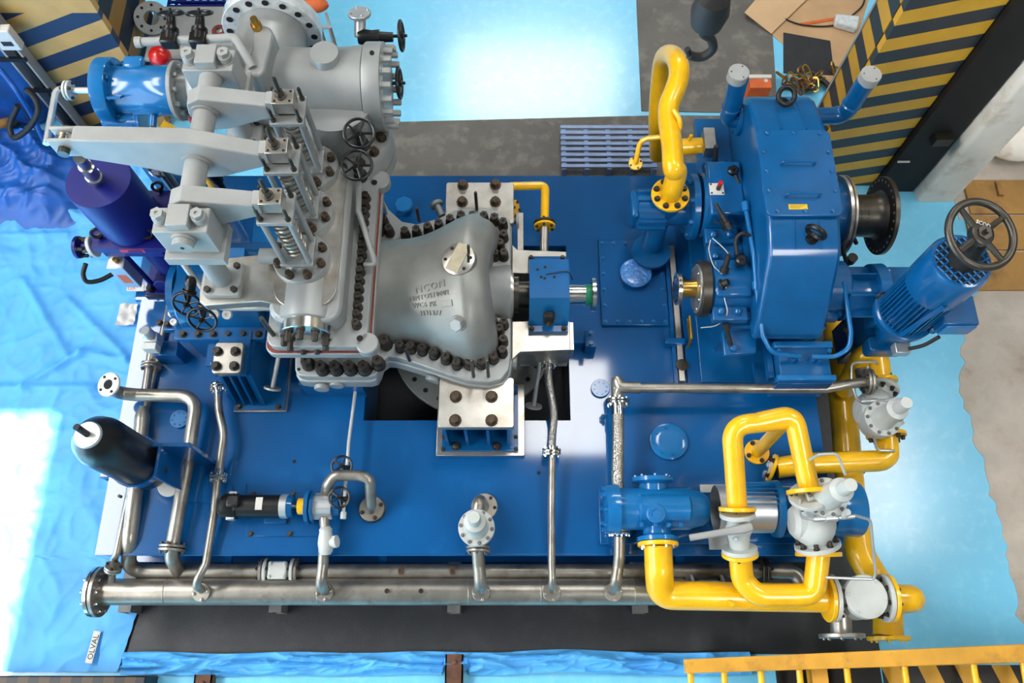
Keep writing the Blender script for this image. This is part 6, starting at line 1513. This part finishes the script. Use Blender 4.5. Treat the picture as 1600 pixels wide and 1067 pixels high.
flange(ye, (xV + .205, yA, .10), (1, 0, 0), .165, .03, Y, nb=8, br=.012)
part(ye, 'pipe_run', MB().tube(fillet([(xV + .2, yA, .10), (xV + .40, yA, .10), (xV + .42, yA, -.20), (P(1386, 930, zc).x + .02, yA + .02, zc)], [.16, .12], 9), .095, 24), Y)
# arch over the coupling
zA = .86
yh = thing('arch_pipe', 'yellow arched pipe bridging ball valve and relief valve', 'pipe', P(1150, 700, zA))
bvx = P(1150, 800, .55)
apts = [P(1152, 792, .60), P(1148, 760, .70), P(1143, 692, zA), P(1146, 668, zA), P(1162, 660, zA), P(1225, 655, zA + .02), P(1243, 648, zA + .03), P(1253, 690, zA - .03), P(1262, 760, .76)]
part(yh, 'pipe_run', MB().tube(fillet([P(1152, 792, .58), P(1143, 665, zA), P(1232, 655, zA)], [.12], 10), .068, 22), Y)
part(yh, 'pipe_run', MB().tube(fillet([P(1185, 660, zA), P(1240, 648, zA + .02), P(1264, 762, .70)], [.09], 10), .069, 22), Y)
dpx = P(1183, 706, .02)
part(yh, 'drop_leg', MB().cyl((dpx.x, dpx.y, .02), P(1232, 654, zA - .02), .048, seg=20), Y)
flange(yh, (dpx.x, dpx.y, 0), (0, 0, 1), .095, .025, Y, nb=4, br=.014, bh=.02)
flange(yh, P(1152, 792, .585), (0, -1, -.25), .125, .028, Y, nb=4, br=.010)
flange(yh, P(1264, 764, .70), (0.05, -1, -.1), .15, .03, Y, nb=8, br=.010)
# ball valve
q = P(1156, 828, .48); bv = thing('ball_valve', 'white ball valve with long lever handle between yellow flanges', 'valve', (q.x, q.y, .3))
a, c_ = P(1152, 800, .55), P(1156, 862, .42)
d = (c_ - a); L = d.length
part(bv, 'body', MB().lathe(a, d, [(0, .12), (.03, .12), (.03, .065), (L * .3, .075), (L * .45, .095), (L * .6, .075), (L - .03, .065), (L - .03, .12), (L, .12)], 28), 'white')
m_ = (a + c_) / 2; part(bv, 'stem', MB().cyl(m_, m_ + V((.02, .0, .14)), .03, seg=14), 'white')
h0 = m_ + V((.0, .0, .14)); h1 = P(1078, 840, m_.z + .12)
part(bv, 'lever_handle', MB().tube([h0 + V((.05, .015, 0)), h0, h0 * .6 + h1 * .4, h1], [.03, .034, .024, .022], 8), 'greyp')
for s_ in (-1, 1): bolt(bv, m_ + V((.05 * s_, .06 * s_, .07)), r=.012, h=.02, m='white')
# lower loop
yl = thing('return_loop', 'yellow looped pipe from the ball valve to the relief valve foot', 'pipe', c_)
flange(yl, c_ + V((0, -.002, 0)), d, .125, .028, Y, nb=4, br=.010)
l2 = P(1280, 868, .40)
part(yl, 'pipe_run', MB().tube(fillet([c_, P(1160, 906, .30), P(1182, 930, .29), P(1236, 930, .29), P(1272, 928, .30), P(1279, 864, .40)], [.12, .14, .1, .12], 9), .078, 22), Y)
flange(yl, P(1279, 869, .39), (0, 1, .15), .155, .03, Y, nb=8, br=.012, bh=.03)
# relief valve on the loop
rb = P(1290, 778, .62)
def big_relief(lab, disk, tip, bodyc, lo, hi, r_lo, nm='relief_valve'):
    x, y, zb = disk
    t = relief(lab, (x, y), zb, tip.z, tip.x, 1.0, disk_r=.135)
    part(t, 'valve_chamber', MB().sphere(bodyc, .155, 24, (1.0, 1.15, .9)), 'white')
    part(t, 'side_cap', MB().lathe(bodyc, (-1, 0, 0), [(0, .13), (.12, .12), (.15, .09)], 24), 'white')
    part(t, 'lower_neck', MB().cyl(bodyc, lo, .095, .10), 'white'); part(t, 'upper_neck', MB().cyl(bodyc, hi, .10, .085), 'white')
    f = part(t, 'lower_flange', MB().disc(lo, (bodyc - lo), r_lo, .03, 36), 'white')
    for q in ring(lo + (bodyc - lo).normalized() * .03, bodyc - lo, r_lo * .8, 8, .3): bolt(f, q, bodyc - lo, .016, .04, 'bolt')
    f = part(t, 'upper_flange', MB().disc(hi, (bodyc - hi), r_lo * .9, .03, 36), 'white')
    for q in ring(hi + (bodyc - hi).normalized() * .03, bodyc - hi, r_lo * .7, 8, .3): bolt(f, q, bodyc - hi, .014, .03, 'bolt')
    return t
disk = P(1291, 778, .70); tip = PY(1328, 749, disk.y)
R2 = big_relief('off-white relief valve standing over the pump motor', (disk.x, disk.y, .70), V((disk.x, disk.y, min(tip.z, 1.12))), P(1270, 815, .50), P(1278, 855, .42), P(1265, 772, .69), .155)
part(R2, 'pilot_tube', MB().tube(fillet([P(1250, 780, .72), P(1249, 808, .70), P(1270, 811, .70), P(1335, 805, .70), P(1360, 812, .66), P(1368, 895, .45), P(1365, 905, .42), P(1290, 902, .42)], .05), .010, 8), 'alum')
part(R2, 'pilot_filter', MB().lathe(P(1270, 811, .70), P(1330, 807, .70) - P(1270, 811, .70), [(0, .02), (.08, .02), (.08, .028), (.16, .028), (.17, .018), (.28, .016)], 14), 'alum')
part(R2, 'pilot_knob', MB().cyl(P(1318, 806, .70), P(1324, 800, .78), .024, seg=14), 'white')
part(R2, 'sense_tube', MB().tube(fillet([P(1265, 718, .86), P(1280, 710, .94), P(1308, 708, .95), P(1321, 742, .92)], .05), .010, 8), 'alum')
# relief valve by the cooler line
disk3 = P(1378, 655, .34); tip3 = PY(1436, 629, disk3.y)
lo3, hi3 = P(1384, 672, .12), P(1378, 604, .12)
R3 = big_relief('off-white relief valve over the blue floor beside the long yellow pipe', (disk3.x, disk3.y, .34), V((disk3.x, disk3.y, min(tip3.z, .74))), P(1370, 642, .15), lo3, hi3, .145)
part(R3, 'sense_tube', MB().tube(fillet([P(1388, 648, .3), P(1366, 650, .3), P(1362, 662, .3), P(1370, 704, .22), P(1402, 704, .22), P(1383, 710, .10)], .04), .010, 8), 'alum')
part(R3, 'sense_tube', MB().tube(fillet([P(1345, 628, .25), P(1338, 622, .25), P(1330, 600, .3), P(1330, 570, .3), P(1338, 566, .3), P(1374, 565, .3), P(1366, 572, .2)], .05), .010, 8), 'alum')
part(R3, 'pilot_filter', MB().lathe(P(1345, 628, .28), P(1410, 624, .3) - P(1345, 628, .28), [(0, .012), (.05, .022), (.12, .022), (.13, .014), (.3, .014)], 12), 'alum')
# yellow lines of that valve
yr = thing('relief_return', 'yellow bent pipe from the deck flange to the outer relief valve', 'pipe', P(1215, 735, .1))
q = P(1214, 735, .06)
part(yr, 'pipe_run', MB().tube(fillet([q + V((0, .02, 0)), P(1262, 724, .10), P(1376, 720, .12), P(1388, 712, .12), P(1386, 684, .12)], [.05, .12, .10, .05], 9), .080, 22), Y)
flange(yr, q + V((-.02, .02, -.02)), (-1, .4, 0), .11, .025, Y, nb=4, br=.016)
flange(yr, P(1384, 677, .12), (0, -1, 0), .145, .03, Y, nb=8, br=.015, bh=.03)
yu = thing('relief_inlet', 'yellow elbow pipe joining the outer relief valve to the long yellow pipe', 'pipe', P(1340, 590, .1))
part(yu, 'pipe_run', MB().tube(fillet([P(1378, 600, .12), P(1371, 545, .25), P(1346, 556, .20), P(1318, 610, -.2)], [.10, .10], 9), .078, 22), Y)
flange(yu, P(1378, 598, .12), (0, 1, 0), .12, .028, Y, nb=8, br=.013, bh=.02)
for u, v in ((1304, 690), (1304, 560)):
    pass

# ================================================================== CLUTTER BEHIND AND LEFT OF THE MACHINE
# handwheel valves beside the chest
def gate(lab, u, v, z, ax, R, drop, pipe_pts=None):
    q = P(u, v, z); t = thing('gate_valve', lab, 'valve', q - V((0, 0, drop)))
    part(t, 'yoke', MB().lathe(q, -V(ax), [(0, .018), (drop * .3, .02), (drop * .3, .035), (drop * .45, .035), (drop * .45, .03), (drop * .8, .03), (drop * .8, .045), (drop, .045)], 14), 'black')
    part(t, 'body', MB().sphere(q - V(ax).normalized() * drop, .05, 14), 'black')
    wheel(t, q, ax, R, .011, 'black'); return t
gate('black handwheel gate valve over the inlet elbow ring', 561, 208, 1.62, (0.05, -.25, 1), .112, .22)
gate('black handwheel gate valve in front of the inlet elbow ring', 557, 258, 1.58, (0.05, -.25, 1), .112, .22)
pipe('bypass_pipe', 'bent silver bypass pipe running down beside the sealant line', [P(561, 285, 1.36), P(560, 330, 1.36), P(583, 400, 1.30), P(587, 412, 1.27), P(570, 414, 1.24)], .020, 'silver', rad=.05)
# valve with flange behind the inlet valve
q = P(585, 56, 1.35); fv = thing('flanged_valve', 'black valve with grey flange standing behind the blind end', 'valve', q - V((0, 0, .3)))
part(fv, 'body', MB().lathe(P(560, 58, 1.35), (1, 0, 0), [(0, .05), (.04, .06), (.10, .05), (.16, .055), (.16, .04), (.26, .035)], 18), 'black')
part(fv, 'neck', MB().cyl(P(562, 58, 1.35), P(563, 28, 1.42), .04, .045), 'alum')
flange(fv, P(562, 24, 1.45), (0, .3, 1), .085, .025, 'alum', nb=4, br=.009, bm='alum')
wheel(fv, P(627, 56, 1.35), (1, 0, .05), .118, .012, 'black', spokes=4)
part(fv, 'stem', MB().cyl(P(585, 57, 1.35), P(627, 56, 1.35), .012), 'black')
q = P(624, 130, 1.35); bw = thing('blowdown_wheel', 'black handwheel valve peeping out right of the bolted blind end', 'valve', q)
wheel(bw, q, (1, 0, .05), .118, .012, 'black', spokes=4); part(bw, 'stem', MB().cyl(q - V((.16, 0, 0)), q, .014), 'black')
# table with parts behind, top left
tbz = P(300, 30, .2)
wb = thing('work_table', 'pale table top with parts behind the balance pipe', 'table', P(300, 40, FZ))
p0, p1 = P(225, 92, .1), P(400, 10, .1)
part(wb, 'table_top', MB().box(p0.x, p1.x, p0.y, p1.y, .06, .1), 'greyp', bevel=.005)
for x in (p0.x + .05, p1.x - .05):
    for y in (p0.y + .05, p1.y - .05): part(wb, 'leg', MB().box(x - .03, x + .03, y - .03, y + .03, FZ, .06), 'dsteel')
part(wb, 'paper_sheet', MB().box(P(345, 40, .1).x, P(380, 40, .1).x, P(345, 50, .1).y, P(345, 14, .1).y, .1, .103), 'paper')
q = P(342, 47, .12); gk = solo('gasket_ring', MB().torus((q.x, q.y, .115), (0, 0, 1), .05, .02, 24, 8, .5), 'gasket', 'brick red gasket ring lying on the pale table', 'gasket')
q = P(238, 30, .15); wf = thing('loose_flange', 'grey drilled flange leaning at the back of the table', 'flange', q)
f = part(wf, 'ring_plate', MB().disc(q, (.2, -.4, 1), .16, .035, 36, hole=.07), 'greyp')
for x in ring(q + V((.2, -.4, 1)).normalized() * .036, (.2, -.4, 1), .12, 8): part(f, 'bolt_hole', MB().cyl(x, x + V((.0004, -.0008, .002)), .014, seg=10), 'shadow')
q = P(250, 88, .25); rd = thing('red_pump_head', 'glossy red rounded pump head behind the blue cylinder', 'casing', q)
part(rd, 'dome', MB().sphere(q, .10, 20, (1, 1, .9)), 'red'); part(rd, 'neck', MB().cyl(q - V((0, 0, .05)), V((q.x, q.y, FZ)), .07), 'red')
bc = thing('blue_crate', 'dark blue lattice crate in the back left corner', 'crate', P(320, 5, FZ))
c0, c1 = P(258, 22, -.2), P(365, -30, -.2)
for i in range(9):
    y = c0.y + (c1.y - c0.y) * i / 8; part(bc, 'bar', MB().box(c0.x, c1.x, y - .012, y + .012, -.22, -.2), 'navy')
for i in range(9):
    x = c0.x + (c1.x - c0.x) * i / 8; part(bc, 'cross_bar', MB().box(x - .012, x + .012, c0.y, c1.y, -.24, -.22), 'navy')
part(bc, 'floor_panel', MB().box(c0.x, c1.x, c0.y, c1.y, -.5, -.48), 'navy')
for x in (c0.x, c1.x):
    for y in (c0.y, c1.y): part(bc, 'post', MB().box(x - .02, x + .02, y - .02, y + .02, FZ, -.2), 'navy')
tr = thing('steel_trolley', 'grey tubular trolley frame behind the wrapped flange', 'trolley', P(515, 40, FZ))
for u in (505, 520):
    q = P(u, 60, .2); part(tr, 'upright', MB().cyl((q.x, q.y, FZ), (q.x, q.y, .35), .02, seg=10), 'greyp')
for z in (.34, .1): part(tr, 'rung', MB().cyl(P(500, 60, .2) * 1 + V((0, 0, z - .2)), V((P(520, 60, .2).x, P(520, 60, .2).y, z)), .016, seg=8), 'greyp')
part(tr, 'diagonal', MB().cyl((P(505, 60, .2).x, P(505, 60, .2).y + .3, .2), (P(520, 60, .2).x, P(520, 60, .2).y, .1), .014, seg=8), 'greyp')
part(tr, 'cloth_bundle', MB().sphere(P(490, 8, .3), .11, 14, (1.3, .7, .6)), 'orange')
# gland valves between levers (yellow-black bits), pressure gauge and flanged stub
q = P(330, 265, .62); gv = thing('glossy_valve', 'black valve with yellow handle seen between the levers', 'valve', q)
part(gv, 'body', MB().lathe(q - V((0, 0, .15)), (0, 0, 1), [(0, .05), (.1, .06), (.18, .04)], 16), 'black')
part(gv, 'handle', MB().tube(spline([q + V((-.06, .03, .06)), q + V((0, .05, .08)), q + V((.08, .05, .06))]), .016, 8), 'yellow')
part(gv, 'handle', MB().tube(spline([q + V((-.06, -.03, .06)), q + V((0, -.02, .08)), q + V((.07, -.02, .06))]), .014, 8), 'yellow')
part(gv, 'stem_pipe', MB().cyl((q.x, q.y, 0), q - V((0, 0, .1)), .03), 'black')
q = P(247, 262, .9); fs = thing('flanged_stub', 'stainless flanged stub behind the actuator top', 'flange', V((q.x, q.y, 0)))
part(fs, 'stub_pipe', MB().cyl((q.x + .02, q.y - .02, 0), q, .03), 'pipe'); joint(fs, q, (.1, -.2, 1), .075, .02, 'chrome', nb=4)
# hoses, pole and bundles at the far left
solo('hydraulic_hose', MB().tube(spline([P(u, v, z) for u, v, z in [(28, 165, -.1), (16, 195, -.3), (22, 215, -.35), (45, 200, -.2), (60, 172, 0), (52, 150, .1), (40, 140, .15)]]), .028, 10), 'rubber', 'looped black hydraulic hose beside the cable channel', 'hose')
solo('hydraulic_hose', MB().tube(spline([P(u, v, z) for u, v, z in [(0, 108, .2), (16, 128, .1), (30, 148, 0), (52, 185, -.3), (70, 222, -.55), (88, 250, -.8)]]), .024, 10), 'tarpd', 'blue wrapped hose running down to the floor at the far left', 'hose')
solo('hydraulic_hose', MB().tube(spline([P(u, v, z) for u, v, z in [(34, 158, -.2), (50, 190, -.45), (66, 215, -.6), (78, 238, -.78)]]), .022, 10), 'rubber', 'thin dark hose next to the blue wrapped hose', 'hose')
q = P(12, 190, FZ); rb_ = thing('rubble_sack', 'brown sack of rubble by the cable channel foot', 'sack', q)
part(rb_, 'sack_body', MB().sphere((q.x - .1, q.y, FZ + .12), .3, 18, (1, .8, .45)), 'ply')
def bump_sphere(c, r, sc, seed):
    b_ = MB().sphere(c, r, 40, sc)
    for i, q_ in enumerate(b_.v):
        n_ = (q_ - V(c)); b_.v[i] = V(c) + n_ * (1 + .22 * noise2(q_.x * 5, q_.y * 5 + q_.z * 4, seed))
    return b_
q = P(20, 130, FZ + .4)
b = bump_sphere((q.x - .2, q.y + .1, FZ + .4), .7, (.8, .6, .9), 3)
for i, v_ in enumerate(b.v): b.v[i] = V((v_.x, v_.y, max(v_.z, FZ + .001)))
solo('covered_bundle', b, 'tarpd', 'deep blue sheeted bundle behind the hoses', 'bundle', ang=70)

q = P(203, 493, FZ)
b = tarp_mesh(q.x - .09, q.x + .08, q.y - .12, q.y + .10, 20, 20, lambda x, y: .03 + .05 * abs(noise2(x * 12, y * 12, 8)))
solo('white_rag', b, 'paper', 'crumpled white rag on the tarpaulin beside the skid corner', 'rag', ang=80)
